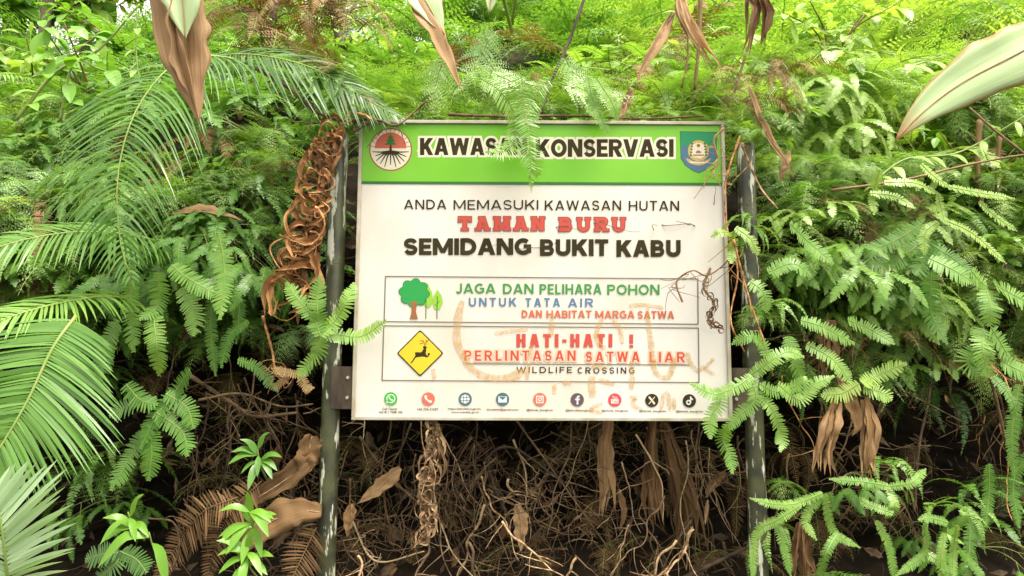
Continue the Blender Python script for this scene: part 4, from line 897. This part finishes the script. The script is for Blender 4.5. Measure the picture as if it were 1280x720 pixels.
for pts, r_, m_, lb, Y in [([(876, -30), (874, 50), (868, 112)], .010, 'stem_brown', 'straight brown dry stalk standing above the shield emblem', 3.25), ([(858, 20), (860, 70), (852, 110)], .006, 'stem_brown', 'thin brown dry stalk left of the straight brown stalk', 3.25), ([(960, -20), (935, 60), (918, 115)], .008, 'stem_brown', 'leaning brown stalk above the right corner of the sign', 3.2),
        ([(740, -30), (712, 50), (690, 100), (676, 145)], .008, 'stem_dark', 'dark thin stick slanting down to the top of the sign', 3.2), ([(1040, 238), (1130, 225), (1215, 205), (1300, 190)], .006, 'stem_brown', 'thin brown twig lying across the ferns at right', 2.9), ([(1290, 200), (1240, 160), (1212, 135)], .006, 'stem_brown', 'brown twig slanting under the big pale leaf', 2.9),
        ([(1225, 150), (1222, 210), (1228, 260)], .014, 'stem_brown', 'short brown stump-like stem at the right edge', 3.3), ([(1250, 170), (1246, 230), (1252, 290)], .010, 'stem_brown', 'upright brown stem next to the right edge', 3.3)]:
    o = empty('dry_stalk', at(*pts[0], Y), lb, 'stalk'); mb = MB(); P = resample([at(x, y, Y)-o.location for x, y in pts], 16)
    tube(mb, P, r_, r_*.7, 7, rf=lambda t: r_*(1-.3*t)*(1+.1*math.sin(31*t))); mb.build('stem', M[m_], o, True)
    for k in (4, 8, 12): mb = MB(); a = P[k]; tube(mb, resample([a, a+Vector((uni(-.06, .06), -.01, uni(-.06, .05)))], 3), r_*.4, r_*.15, 5); mb.build('twig', M[m_], o, True)

# ------------------------------------------------------------------ single ferns in front of the sign and posts
def combfern(name, label, chains, half, leaf, Y, cat='fern', stem='stem_green', dense=.0075, part='frond', style='comb', nh=Vector((0, -.9, .45)), wd=.008):
    """each chain of photo points is one frond"""
    o = empty(name, at(*chains[0][0][:2], Y), label, cat)
    for ch in chains:
        P = [at(p[0], p[1], p[2] if len(p) > 2 else Y)-o.location+Vector((0, uni(-.03, .03), 0)) for p in ch]; mb = MB()
        L_ = sum((P[i+1]-P[i]).length for i in range(len(P)-1))
        if style == 'comb': comb(mb, P, max(6, int(L_/dense)), half, nh, 0, 1, .0022)
        elif style == 'pin': pinnate(mb, P, max(8, int(L_/dense)), prof(half, .3), wd, 78, .12, nh, 0, 1, .0022, .08, .04)
        else: lace(mb, P, max(8, int(L_/dense)), prof(half, .3), 10, .2, 64, .2, nh, 0, 1, .0025)
        mb.build(part, [M[leaf], M[stem]], o)
    return o
combfern('fern', 'bright sword fern rosette in front of the left post, one frond over the sign corner', [[(402, 420), (420, 418), (450, 420), (484, 401)], [(402, 420), (420, 400), (434, 380), (441, 352)], [(402, 420), (392, 396), (372, 372), (356, 352)], [(402, 420), (398, 440), (382, 455), (370, 472)], [(402, 420), (400, 395), (398, 372), (402, 345)]], .036, 'fern_bright', 2.86, dense=.0105)
combfern('fern', 'fresh green sword fern in front of the right post, tips over the sign corner', [[(940, 470), (915, 484), (890, 492), (861, 479)], [(900, 488), (900, 505), (888, 522), (886, 548)], [(940, 470), (962, 452), (985, 440), (1008, 446)], [(950, 480), (975, 490), (1000, 478), (1006, 470)], [(940, 472), (945, 500), (925, 520), (908, 540)], [(908, 530), (905, 550), (915, 570), (916, 592)], [(950, 490), (968, 515), (980, 545), (975, 565)], [(962, 450), (955, 430), (935, 420), (915, 430)], [(970, 480), (1000, 500), (1020, 480), (1045, 470)]], .030, 'fern_bright', 2.84, dense=.009)
combfern('forked_fern', 'bright zigzag forked fern low beside the right post', [[(1030, 617), (996, 631), (962, 628), (936, 622)], [(996, 631), (968, 650), (946, 668), (938, 730)], [(972, 655), (980, 685), (986, 718)], [(1030, 617), (1045, 665), (1078, 686)], [(1046, 666), (1028, 690), (1026, 730)], [(1030, 617), (1010, 650), (1020, 675)]], .019, 'fern_bright', 2.78, 'fern', dense=.0055)
combfern('forked_fern', 'forked fern with a long tip pointing right under the dry leaf stack', [[(1112, 608), (1135, 602), (1162, 587)], [(1112, 608), (1080, 602), (1040, 600)], [(1112, 608), (1114, 630), (1108, 648)], [(1095, 650), (1110, 680), (1118, 730)], [(1112, 640), (1085, 630), (1075, 622)]], .019, 'fern_bright', 2.8, 'fern', dense=.0055)
combfern('forked_fern', 'upright bright forked fern at lower right', [[(1190, 655), (1165, 648), (1148, 650)], [(1150, 652), (1158, 690), (1120, 720)], [(1158, 690), (1175, 705), (1188, 730)], [(1190, 655), (1195, 690), (1190, 735)], [(1196, 665), (1204, 645), (1206, 638)], [(1178, 665), (1172, 700), (1178, 735)]], .018, 'fern_bright', 2.76, 'fern', dense=.0055)
combfern('fern', 'lush fern with broad oval fronds at the right edge', [[(1165, 322), (1190, 338), (1212, 354)], [(1212, 340), (1228, 352), (1238, 358)], [(1238, 358), (1262, 364), (1300, 385)], [(1233, 362), (1232, 385), (1233, 408)], [(1234, 410), (1250, 428), (1264, 448)], [(1233, 410), (1222, 435), (1232, 472)], [(1254, 450), (1275, 462), (1300, 470)], [(1222, 436), (1212, 452), (1224, 470)]], .044, 'fern_bright', 2.75, dense=.0085)
combfern('forked_fern', 'pale lime forked fern with long thin tips in the right middle', [[(1105, 228), (1140, 230), (1175, 243)], [(1180, 235), (1230, 240), (1272, 247)], [(1228, 250), (1250, 270), (1275, 288)], [(1180, 274), (1220, 292), (1258, 330)], [(1172, 243), (1178, 262), (1180, 280)], [(1178, 275), (1160, 290), (1158, 318)], [(1100, 212), (1096, 240), (1094, 268)], [(1090, 240), (1120, 245), (1140, 262)], [(1150, 205), (1165, 222), (1185, 235)]], .022, 'fern_lime', 2.86, 'fern', dense=.009)
combfern('fern', 'mid green comb-like fern in the shade right of the right post', [[(1150, 280), (1120, 300), (1075, 318)], [(1160, 300), (1120, 325), (1070, 330)], [(1165, 305), (1190, 320), (1215, 345)], [(1160, 300), (1150, 330), (1140, 345)], [(1160, 340), (1165, 390), (1185, 430)]], .042, 'fern_mid', 3.0, dense=.0085)
combfern('fern', 'feathery fern strand hanging down over the heading of the sign', [[(690, 92), (668, 118), (650, 150), (640, 190)], [(650, 80), (656, 130), (662, 175), (664, 240)], [(600, 100), (628, 120), (645, 150), (628, 190)], [(648, 170), (630, 190), (606, 192)], [(655, 180), (668, 205), (672, 222)]], .066, 'fern_bright', 2.88, dense=.008, style='pin', wd=.005)
combfern('fern', 'small fern tip dipping over the top edge of the sign at the middle', [[(735, 95), (742, 125), (762, 166)], [(745, 100), (765, 130), (772, 150)], [(720, 110), (738, 118), (744, 148)]], .032, 'fern_bright', 2.9, dense=.009)
combfern('fern', 'silvery lacy fern spray above the heading of the sign', [[(600, 60), (630, 95), (690, 110)], [(620, 20), (600, 70), (570, 120)], [(700, 60), (720, 90), (760, 110)], [(560, 60), (545, 100), (540, 140)], [(690, 100), (740, 115), (800, 120)]], .11, 'fern_pale', 3.0, dense=.016, style='lace')
combfern('fern', 'bright fern sprig dangling at the right edge of the sign under the shield', [[(915, 290), (900, 292), (888, 296)], [(915, 290), (918, 310), (912, 330)], [(918, 285), (935, 300), (945, 320)]], .024, 'fern_lime', 2.9)
combfern('fern', 'mid green fern with drooping lobed fronds at left of centre', [[(240, 462), (215, 490), (195, 520), (180, 560)], [(205, 492), (230, 510), (240, 536)], [(195, 515), (225, 540), (236, 570)], [(186, 530), (192, 565), (188, 600)], [(176, 540), (160, 570), (142, 612)], [(180, 500), (155, 510), (140, 520)], [(160, 480), (180, 500), (200, 505)]], .040, 'fern_mid', 2.85, dense=.009)
combfern('fern', 'green sword fern hanging in the left middle beside the comb palm', [[(165, 330), (160, 380), (165, 440)], [(200, 340), (195, 380), (178, 400)], [(225, 360), (240, 390), (240, 420)], [(210, 330), (240, 350), (275, 370)], [(150, 400), (135, 430), (132, 470)], [(190, 390), (200, 430), (195, 470)], [(270, 290), (278, 340), (278, 400)]], .040, 'fern_bright', 2.82, dense=.009)
combfern('fern', 'slender olive fern hanging into the hollow left of the left post', [[(268, 360), (264, 410), (270, 470)], [(290, 330), (300, 380), (296, 430)], [(310, 400), (290, 420), (280, 460)], [(300, 450), (320, 460), (345, 490)]], .028, 'fern_mid', 3.05, dense=.009)
combfern('fern', 'small yellowing fern beside the left post at mid height', [[(380, 468), (360, 466), (338, 460)], [(375, 470), (385, 485), (392, 488)], [(360, 466), (350, 478), (340, 486)]], .022, 'dead_straw', 2.95)
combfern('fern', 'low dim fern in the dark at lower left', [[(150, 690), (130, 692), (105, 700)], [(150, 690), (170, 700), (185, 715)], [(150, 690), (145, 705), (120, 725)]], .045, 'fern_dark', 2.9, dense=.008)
combfern('fern', 'olive fern strand hanging in the hollow at the far right', [[(1270, 480), (1262, 540), (1268, 600)], [(1245, 470), (1262, 500), (1272, 545)], [(1238, 580), (1242, 620), (1236, 660)], [(1290, 560), (1270, 600), (1275, 660)], [(1215, 655), (1212, 690), (1205, 730)]], .028, 'fern_mid', 3.05, dense=.009)
combfern('fern', 'yellow-green fern leaf pointing right under the right ferns', [[(1075, 480), (1100, 470), (1128, 454)], [(1080, 485), (1100, 490), (1112, 500)], [(1070, 480), (1050, 492), (1030, 494)]], .036, 'fern_lime', 2.9, dense=.008)
combfern('fern', 'mid green fern drooping over the upper part of the dry leaf stack', [[(1010, 430), (1040, 450), (1060, 480)], [(1000, 400), (1030, 410), (1068, 430)], [(985, 420), (990, 450), (1005, 480)], [(1060, 400), (1090, 410), (1118, 430)], [(940, 350), (955, 365), (960, 390)], [(960, 340), (990, 330), (1012, 345)], [(985, 280), (1010, 300), (1040, 330)]], .036, 'fern_bright', 2.92, dense=.0085)
# young leafy seedlings
def seedling(c, Y, ls, n, leaf, label, down=.5):
    o = empty('seedling', at(c[0], c[1]+45, Y), label, 'seedling'); top = at(*c, Y)-o.location
    mb = MB(); P = resample([Vector((0, .12, 0)), Vector((0, .03, top.z*.5)), top], 8); tube(mb, P, .004, .0025, 6); mb.build('stem', M['stem_green'], o, True)
    for i in range(n):
        a = 2*math.pi*(i+uni(-.25, .25))/n; d = Vector((math.cos(a), -.45+.3*math.sin(a), math.sin(a)*.75-down*.3)).normalized(); s = ls*uni(.75, 1.15); mb = MB()
        p = P[random.choice((5, 6, 7, 8))]
        blade(mb, resample([p, p+d*s*.5+UPV*s*.10, p+d*s-UPV*s*.28*down], 8), lance(s*.135, .40, .05), Vector((uni(-.2, .2), -.7, .75)), .16); mb.build('leaf', M[leaf], o, True)
seedling((312, 640), 2.72, .125, 12, 'leaf_broad', 'bright green seedling in front of the dead brown leaf at lower left')
seedling((308, 690), 2.7, .12, 9, 'leaf_broad', 'bright green seedling at the bottom edge under the other seedling')
seedling((322, 562), 2.95, .10, 10, 'fern_mid', 'dim dusty green seedling in the hollow left of the left post')
seedling((160, 640), 2.7, .11, 6, 'leaf_broad', 'green seedling with notched leaves at lower left')
seedling((186, 665), 2.68, .16, 2, 'leaf_broad', 'single long hanging leaf plant at lower left', 1.6)
seedling((1185, 660), 2.9, .08, 5, 'leaf_broad', 'small bright seedling behind the upright forked fern')

# ------------------------------------------------------------------ dried curled fronds, roots, dead leaves, sticks
def curled(name, pts, Y, n, size, m_, label, r_=.0042, loop=1.0, widen=(.5, 1.0)):
    o = empty(name, at(*pts[0], Y), label, 'dead fern'); P = resample([at(x, y, Y)-o.location for x, y in pts], 40); mb = MB()
    tube(mb, P, .006, .003, 6); mb.build('rachis', M[m_], o, True); T = tangents(P)
    for i in range(n):
        t = (i+.5)/n; k = min(39, int(3+36*t)); p = P[k]; sd_ = 1 if i % 2 else -1; s = size*(widen[0]+(widen[1]-widen[0])*t)*random.choice((uni(.45, .8), uni(.8, 1.3), uni(.9, 1.5)))
        S_ = T[k].cross(Vector((0, -1, 0))).normalized()*sd_; J = lambda a=.1: Vector((uni(-a, a), uni(-a, a), uni(-a, a)))*s; F = Vector((0, -1, 0))*s
        wide = uni(.3, .62)*loop; dn = uni(.55, 1.15); tp_ = rnd()
        q = [p, p+S_*s*wide*.6-T[k]*s*uni(-.05, .18)+F*uni(0, .35)+J(.12), p+S_*s*wide+T[k]*s*.32*dn+F*uni(-.1, .3)+J(.12), p+S_*s*wide*uni(.3, .8)+T[k]*s*.75*dn+F*uni(.1, .4)+J(.16)]
        if tp_ < .45: q += [p-S_*s*uni(.05, .45)*loop+T[k]*s*uni(.75, 1.1)*dn+F*uni(.1, .4)+J(.2)]          # crosses the rachis
        elif tp_ < .7: q += [p+S_*s*wide*uni(.0, .3)+T[k]*s*uni(.45, .65)*dn+F*uni(.2, .45)+J(.15)]          # hooks back on itself
        q = resample(q, 16)
        fat = uni(.45, 1.0); mb = MB()
        if i % 3 == 0: tube(mb, q, r_*uni(.7, 1.0), r_*.55, 5, rf=lambda u: r_*fat*.8*(1-.55*u)*(1+.25*math.sin(17*u+i)+.2*math.sin(41*u+2*i)))
        else: crumple(mb, resample(q, 26), lance(r_*uni(.9, 1.7), .35, .35), Vector((uni(-.5, .5), -1, uni(-.5, .5))), uni(.6, 1.1), .7, 0, uni(-1.5, 1.5), .6)
        mb.build('curl', M[m_ if i % 3 == 0 else m_+'_strip'], o, True)
        if i % 2 == 0:                                    # withered leaflets between the curls
            mb = MB(); e = p+S_*s*uni(.05, .5)+T[k]*s*uni(.4, .9)+Vector((0, uni(0, .02), 0)); crumple(mb, resample([p+Vector((0, .006, 0)), p.lerp(e, .5)+J(.15), e], 14), lance(s*uni(.06, .13), .4, .3), Vector((uni(-.8, .8), -1, 0)), .7, .7, 0, uni(-1.5, 1.5), .5); mb.build('withered_leaflet', M['dead_leaf'], o, True)
    return o
curled('dried_fern', [(440, 148), (420, 165), (404, 200), (396, 245), (385, 290), (370, 335), (358, 372)], 2.93, 66, .12, 'dead_red', 'dried red-brown fern frond curled into loops beside the left post', .0082, 1.0, (.7, 1.3))
curled('dried_fern', [(540, 512), (542, 550), (536, 590), (530, 625), (536, 648), (526, 676)], 3.05, 60, .11, 'dead_tan', 'pale tan dried frond hanging from under the sign board at left', .0046, .62, (1.15, .6))
curled('dried_fern', [(888, 335), (880, 360), (893, 380), (885, 400), (905, 412)], 2.93, 30, .03, 'stem_brown', 'brittle dark red twig with curled leaflets over the right edge of the sign', .0022, .8, (1, 1))
def vine(pts, Y, r_, m_, label, name='dry_vine', cat='vine', nb=5):
    o = empty(name, at(*pts[0], Y), label, cat); mb = MB(); P = resample([at(x, y, Y)-o.location+Vector((0, uni(-.02, .02), 0)) for x, y in pts], 30)
    tube(mb, P, r_, r_*.7, 6, rf=lambda t: r_*(1-.35*t)*(1+.14*math.sin(37*t))); mb.build('stem', M[m_], o, True)
    if nb:
        for k in range(nb): mb = MB(); a = P[random.randint(3, 28)]; tube(mb, resample([a, a+Vector((uni(-.05, .05), uni(-.03, .03), uni(-.05, .02))), a+Vector((uni(-.1, .1), uni(-.04, .02), uni(-.12, .04)))], 6), r_*.45, r_*.2, 4); mb.build('side_twig', M[m_], o, True)
vine([(320, 85), (362, 110), (395, 140), (430, 152), (462, 148)], 2.95, .010, 'root', 'brown woody vine reaching right to the top left corner of the sign')
vine([(440, 165), (470, 150), (495, 158), (515, 140), (535, 124)], 2.92, .006, 'root', 'frayed brown vine crossing the round emblem on the sign')
vine([(430, 150), (438, 140), (455, 143), (464, 150)], 2.9, .007, 'dead_red', 'short hooked orange vine at the top of the left post', nb=0)
vine([(925, 170), (906, 230), (908, 290), (922, 340), (912, 400), (930, 440)], 2.95, .005, 'dead_red', 'thin reddish vine running down the right edge of the sign')
vine([(925, 180), (950, 230), (970, 262)], 2.93, .005, 'dead_tan', 'pale vine leaning away from the right post near its top', nb=2)
vine([(915, 300), (935, 370), (955, 430), (968, 470)], 2.9, .0045, 'dead_red', 'reddish dry vine across the right post')
vine([(852, 378), (846, 352), (866, 338), (882, 345), (900, 335), (915, 320)], 2.93, .004, 'stem_brown', 'crooked dark twig lying over the text box on the right of the sign', nb=9)
vine([(905, 160), (893, 175), (899, 200), (888, 220)], 2.92, .005, 'dead_straw', 'yellowish frayed vine hanging over the shield emblem', nb=8)
vine([(560, 142), (640, 145), (720, 143), (800, 147), (880, 146)], 3.04, .006, 'root', 'brown stem lying along the top edge of the sign', nb=14)
vine([(250, 500), (300, 492), (352, 508), (392, 505)], 3.1, .006, 'root', 'brown root reaching right toward the left post at mid height')
vine([(240, 470), (290, 505), (320, 520), (372, 516)], 3.15, .010, 'root', 'thick bare root left of the left post')
vine([(185, 648), (215, 655), (222, 690), (205, 730)], 2.95, .004, 'root', 'thin arched root at lower left')
vine([(330, 395), (340, 440), (345, 462), (360, 480)], 3.0, .006, 'dead_red', 'reddish root hanging under the curled dried frond', nb=7)
# hanging roots
def root(p, L_, r_, m_, label, group, nb=3, wig=.14, down=Vector((0, -.1, -1))):
    o = empty('hanging_root', p, label, 'root', group); mb = MB(); cur = Vector((0, 0, 0)); d = (down+Vector((uni(-.5, .5), uni(-.25, .2), 0))).normalized(); q = [cur.copy()]; n = 12
    for i in range(n): d = (d+Vector((uni(-1, 1), uni(-.7, .7), uni(-.6, .6)))*wig*2+Vector((0, 0, -.06))).normalized(); cur = cur+d*(L_/n); q.append(cur.copy())
    tube(mb, resample(q, 22), r_, r_*.35, 5); mb.build('root', M[m_], o, True)
    for b in range(nb):
        a = q[random.randint(2, n-2)]; dd = Vector((uni(-1, 1), uni(-.5, .3), uni(-.9, .3))).normalized(); mb = MB(); qq = [a]
        for i in range(5): dd = (dd+Vector((uni(-1, 1), uni(-1, 1), uni(-1, .7)))*.3).normalized(); qq.append(qq[-1]+dd*L_*.07)
        tube(mb, resample(qq, 8), r_*.5, r_*.2, 4); mb.build('rootlet', M[m_], o, True)
def roots(n, rc, Yr, Lr, rr, ms_, label, group, nb=(2, 4), wig=.14):
    for i in range(n): root(at(uni(rc[0], rc[2]), uni(rc[1], rc[3]), uni(*Yr)), uni(*Lr), uni(*rr), random.choice(ms_), label, group, random.randint(*nb), wig)
roots(46, (430, 490, 930, 600), (3.2, 3.75), (.25, .75), (.0025, .006), ['root', 'root', 'root_dark', 'root_pale'], 'thin brown root hanging in the dark hollow below the sign', 'roots below the sign')
roots(18, (430, 590, 930, 700), (3.05, 3.5), (.25, .5), (.003, .007), ['root', 'root', 'dead_tan'], 'tangled brown root near the bottom edge between the posts', 'roots at the bottom between the posts', (3, 5), .3)
roots(26, (220, 380, 400, 640), (3.2, 3.65), (.2, .5), (.0025, .006), ['root', 'root_dark', 'root'], 'thin root in the hollow left of the left post', 'roots left of the left post')
roots(34, (960, 350, 1290, 650), (3.2, 3.65), (.2, .55), (.0025, .006), ['root', 'root', 'root_dark', 'dead_red'], 'thin root in the hollow right of the right post', 'roots right of the right post')
# long straight-ish sticks and stems in the hollow
for i, (pts, r_, m_, lb) in enumerate([([(596, 520), (594, 600), (592, 690)], .003, 'root_dark', 'thin upright stem below the sign, left of its centre'), ([(645, 525), (700, 600), (760, 685)], .005, 'root', 'long thin root slanting down right below the centre of the sign'), ([(450, 545), (490, 600), (560, 660)], .006, 'root', 'brown stick slanting down right of the left post'),
    ([(640, 660), (610, 580), (640, 560), (700, 600)], .008, 'root_dark', 'forked dull root below the round camera icon'), ([(840, 730), (900, 700), (945, 680)], .011, 'root_dark', 'thick dark root running to the foot of the right post'), ([(865, 650), (840, 690), (820, 730)], .004, 'root', 'straight thin stick at the bottom left of the right post'),
    ([(1100, 470), (1150, 500), (1205, 528)], .004, 'root', 'straight thin twig in the right hollow'), ([(1145, 640), (1150, 560), (1160, 500), (1165, 440)], .007, 'root', 'upright hairy root in the right hollow'), ([(1235, 470), (1255, 540), (1275, 610)], .009, 'root', 'thick brown root in the far right hollow'), ([(440, 650), (470, 700), (530, 690)], .005, 'root_pale', 'pale looping root near the bottom right of the left post'), ([(700, 540), (760, 560), (800, 550)], .004, 'root_dark', 'dim forked root close under the sign')]):
    vine(pts, 3.2+.05*(i % 4), r_, m_, lb, 'bare_root', 'root', 6)
# bark-like hanging dry sheaths and dead leaves
sheath([(815, 520, 3.3), (812, 570, 3.28), (815, 620, 3.28), (818, 655, 3.28)], 0.032, 'dead_leaf', 'long brown dry sheath hanging under the video icon', 7)
sheath([(830, 525, 3.4), (845, 590, 3.38), (858, 640, 3.36), (862, 690, 3.36)], 0.055, 'dead_leaf', 'broad olive brown sheath hanging left of the right post', 9)
sheath([(762, 520, 3.3), (756, 560, 3.28), (760, 600, 3.28), (752, 645, 3.28)], 0.030, 'dead_straw', 'tan dry sheath hanging just below the sign, left of the long brown sheath', 7)
deadleaf([(775, 612, 3.3), (778, 640, 3.28), (776, 662, 3.28)], .014, 'dead_leaf', 'small standing brown bark strip below the sign')
deadleaf([(645, 630, 3.25), (652, 655, 3.22), (650, 690, 3.2)], .03, 'dead_straw', 'straw coloured dry stub at the bottom centre', .3, .4)
deadleaf([(500, 585, 3.2), (480, 605, 3.18), (446, 630, 3.16)], .03, 'dead_straw', 'orange-tan dry leaf lying right of the left post', .4, .3)
deadleaf([(440, 630, 3.15), (438, 650, 3.12), (434, 672, 3.1)], .022, 'dead_leaf', 'small pinkish brown leaf close to the left post', .4, .3)
deadleaf([(905, 590, 3.3), (890, 610, 3.28), (882, 622, 3.28)], .02, 'dead_leaf', 'pale curled dead leaf in the dark left of the right post', .3, .3)
deadleaf([(885, 625, 3.3), (884, 640, 3.28), (880, 655, 3.28)], .008, 'dead_straw', 'tiny hanging dry leaf left of the right post', .3, .3)
sheath([(1045, 500, 2.92), (1035, 535, 2.9), (1028, 565, 2.9), (1026, 595, 2.9)], 0.042, 'dead_straw', 'tan dry leaf sheath hanging left in the stack right of the right post', 7)
sheath([(1082, 495, 2.92), (1086, 535, 2.9), (1085, 570, 2.9), (1084, 598, 2.9)], 0.036, 'dead_straw', 'tan dry leaf sheath hanging right in the stack right of the right post', 7)
deadleaf([(1048, 470, 2.95), (1066, 500, 2.93), (1070, 530, 2.92), (1062, 545, 2.92)], .03, 'dead_leaf', 'brown dry leaf folded over between the two tan sheaths', .5, .3)
sheath([(1036, 400, 3.0), (1032, 430, 2.98), (1036, 470, 2.96)], 0.034, 'dead_leaf', 'rusty brown dry leaf hanging among ferns above the tan sheaths', 7)
sheath([(1003, 650, 2.95), (1000, 690, 2.93), (1004, 735, 2.93)], 0.040, 'dead_leaf', 'fibrous brown sheath standing at the bottom right of the right post', 7)
deadleaf([(400, 640, 3.0), (365, 640, 2.98), (320, 665, 2.96), (300, 700, 2.95)], .062, 'dead_leaf', 'large flat brown dead leaf behind the bright seedling', .15, .12, .2, Vector((.1, -.9, .5)), peak=.45)
deadleaf([(400, 560, 3.1), (370, 590, 3.05), (325, 620, 3.0), (285, 640, 3.0)], .04, 'dead_leaf', 'brown folded dead leaf slanting above the large flat dead leaf', .5, .2)
deadleaf([(390, 545, 3.1), (385, 570, 3.06), (380, 600, 3.05)], .05, 'dead_leaf', 'crumpled grey-brown dead leaf left of the left post', .5, .35)
deadleaf([(215, 268, 3.1), (250, 262, 3.08), (285, 270, 3.07), (305, 276, 3.07)], .03, 'dead_straw', 'ochre dead leaf lying among ferns left of the left post', .2, .2, .2, Vector((0, -.6, .8)))
for c_, lb in (([(300, 620), (255, 640), (215, 690), (190, 735)], 'brown dry comb-like frond at lower left, left of the seedlings'), ([(395, 660), (380, 690), (360, 735)], 'brown dry comb-like frond at the foot of the left post'), ([(330, 600), (290, 640), (262, 700), (255, 735)], 'brown dry comb-like frond behind the bright seedlings')):
    combfern('dead_frond', lb, [c_], .11, 'dead_leaf', 2.95, 'dead fern', 'stem_brown', .011, 'frond', 'pin', wd=.008)
# small dead leaves caught on the bank face
for zone, n in (((430, 530, 930, 725), 30), ((200, 400, 400, 720), 24), ((960, 400, 1290, 720), 26)):
    lb = {430: 'small dead leaf caught among roots below the sign', 200: 'small dead leaf in the hollow left of the left post', 960: 'small dead leaf in the hollow right of the right post'}[zone[0]]
    for i in range(n):
        p = at(uni(zone[0], zone[2]), uni(zone[1], zone[3]), uni(3.2, 3.7)); mb = MB(); s = uni(.04, .11); d = Vector((uni(-.7, .7), uni(-.4, .4), uni(-1, -.1))).normalized()
        crumple(mb, resample([Vector((0, 0, 0)), d*s*.5+Vector((uni(-.3, .3), -.2, 0))*s*.4, d*s], 12), lance(s*uni(.10, .22), .4, .1), Vector((uni(-.6, .6), -1, uni(-.3, .6))), .6, .6, 0, uni(-1.5, 1.5), .4)
        o = mb.build('dead_leaf', M[random.choice(['litter', 'dead_leaf', 'litter'])], None, True); o.location = p; tag(o, lb, 'dead leaf', lb.replace('small dead leaf', 'dead leaves'))
mb = MB(); CL = []
for i in range(44):
    zx = random.choice(((215, 400), (430, 930), (430, 930), (430, 930), (965, 1290))); CL.append(at(uni(*zx), uni(420 if zx[0] != 430 else 530, 735), uni(3.15, 4.0)))
for i in range(1150):
    p = random.choice(CL); g_ = random.gauss; p = p+Vector((g_(0, .09), g_(0, .08), g_(0, .07))); L_ = uni(.06, .28); d = Vector((uni(-1, 1), uni(-.4, .4), uni(-1, .5))).normalized(); q = [p]
    for j in range(7): d = (d+Vector((uni(-1, 1), uni(-.7, .7), uni(-1, .8)))*.42).normalized(); q.append(q[-1]+d*L_/7)
    r_ = uni(.001, .0034); tube(mb, q, r_, r_*.4, 4, cap=False)
    if rnd() < .6:
        a = q[random.randint(2, 5)]; e = [a]
        for j in range(4): d = (d+Vector((uni(-1, 1), uni(-.7, .7), uni(-1, 1)))*.8).normalized(); e.append(e[-1]+d*L_/12)
        tube(mb, e, r_*.6, r_*.25, 3, cap=False)
tag(mb.build('root_tangle', M['root']), 'tangle of thin dry brown roots filling the hollow below the ferns', 'roots', kind='stuff')
# uncountable fine rootlets over the whole face of the hollow
mb = MB()
for i in range(1500):
    x = uni(-2.7, 2.7); p = bankpt(x, uni(.12, .53)); p = p+Vector((0, -uni(.0, .35), 0)); L_ = uni(.08, .3); d = Vector((uni(-1, 1), uni(-.6, .1), uni(-1, .3))).normalized(); q = [p]
    for j in range(6): d = (d+Vector((uni(-1, 1), uni(-1, 1), uni(-1, .8)))*.45).normalized(); q.append(q[-1]+d*L_/6)
    tube(mb, q, uni(.001, .003), .0008, 3, cap=False)
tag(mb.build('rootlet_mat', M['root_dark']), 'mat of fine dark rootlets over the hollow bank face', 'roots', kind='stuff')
mb = MB()
for i in range(1100):
    x = uni(-3, 3); p = bankpt(x, uni(.1, .60)); p = p+Vector((0, -uni(.01, .08), uni(0, .03))); s = uni(.03, .10); d = Vector((uni(-1, 1), uni(-.8, .2), uni(-1, .2))).normalized()
    blade(mb, [p, p+d*s*.5+Vector((0, -.2*s, 0)), p+d*s], lance(s*.2, .4, .2), Vector((uni(-.6, .6), -1, uni(-.3, .9))), .3)
tag(mb.build('leaf_litter', M['litter']), 'dark leaf litter clinging to the hollow bank face', 'leaf litter', kind='stuff')
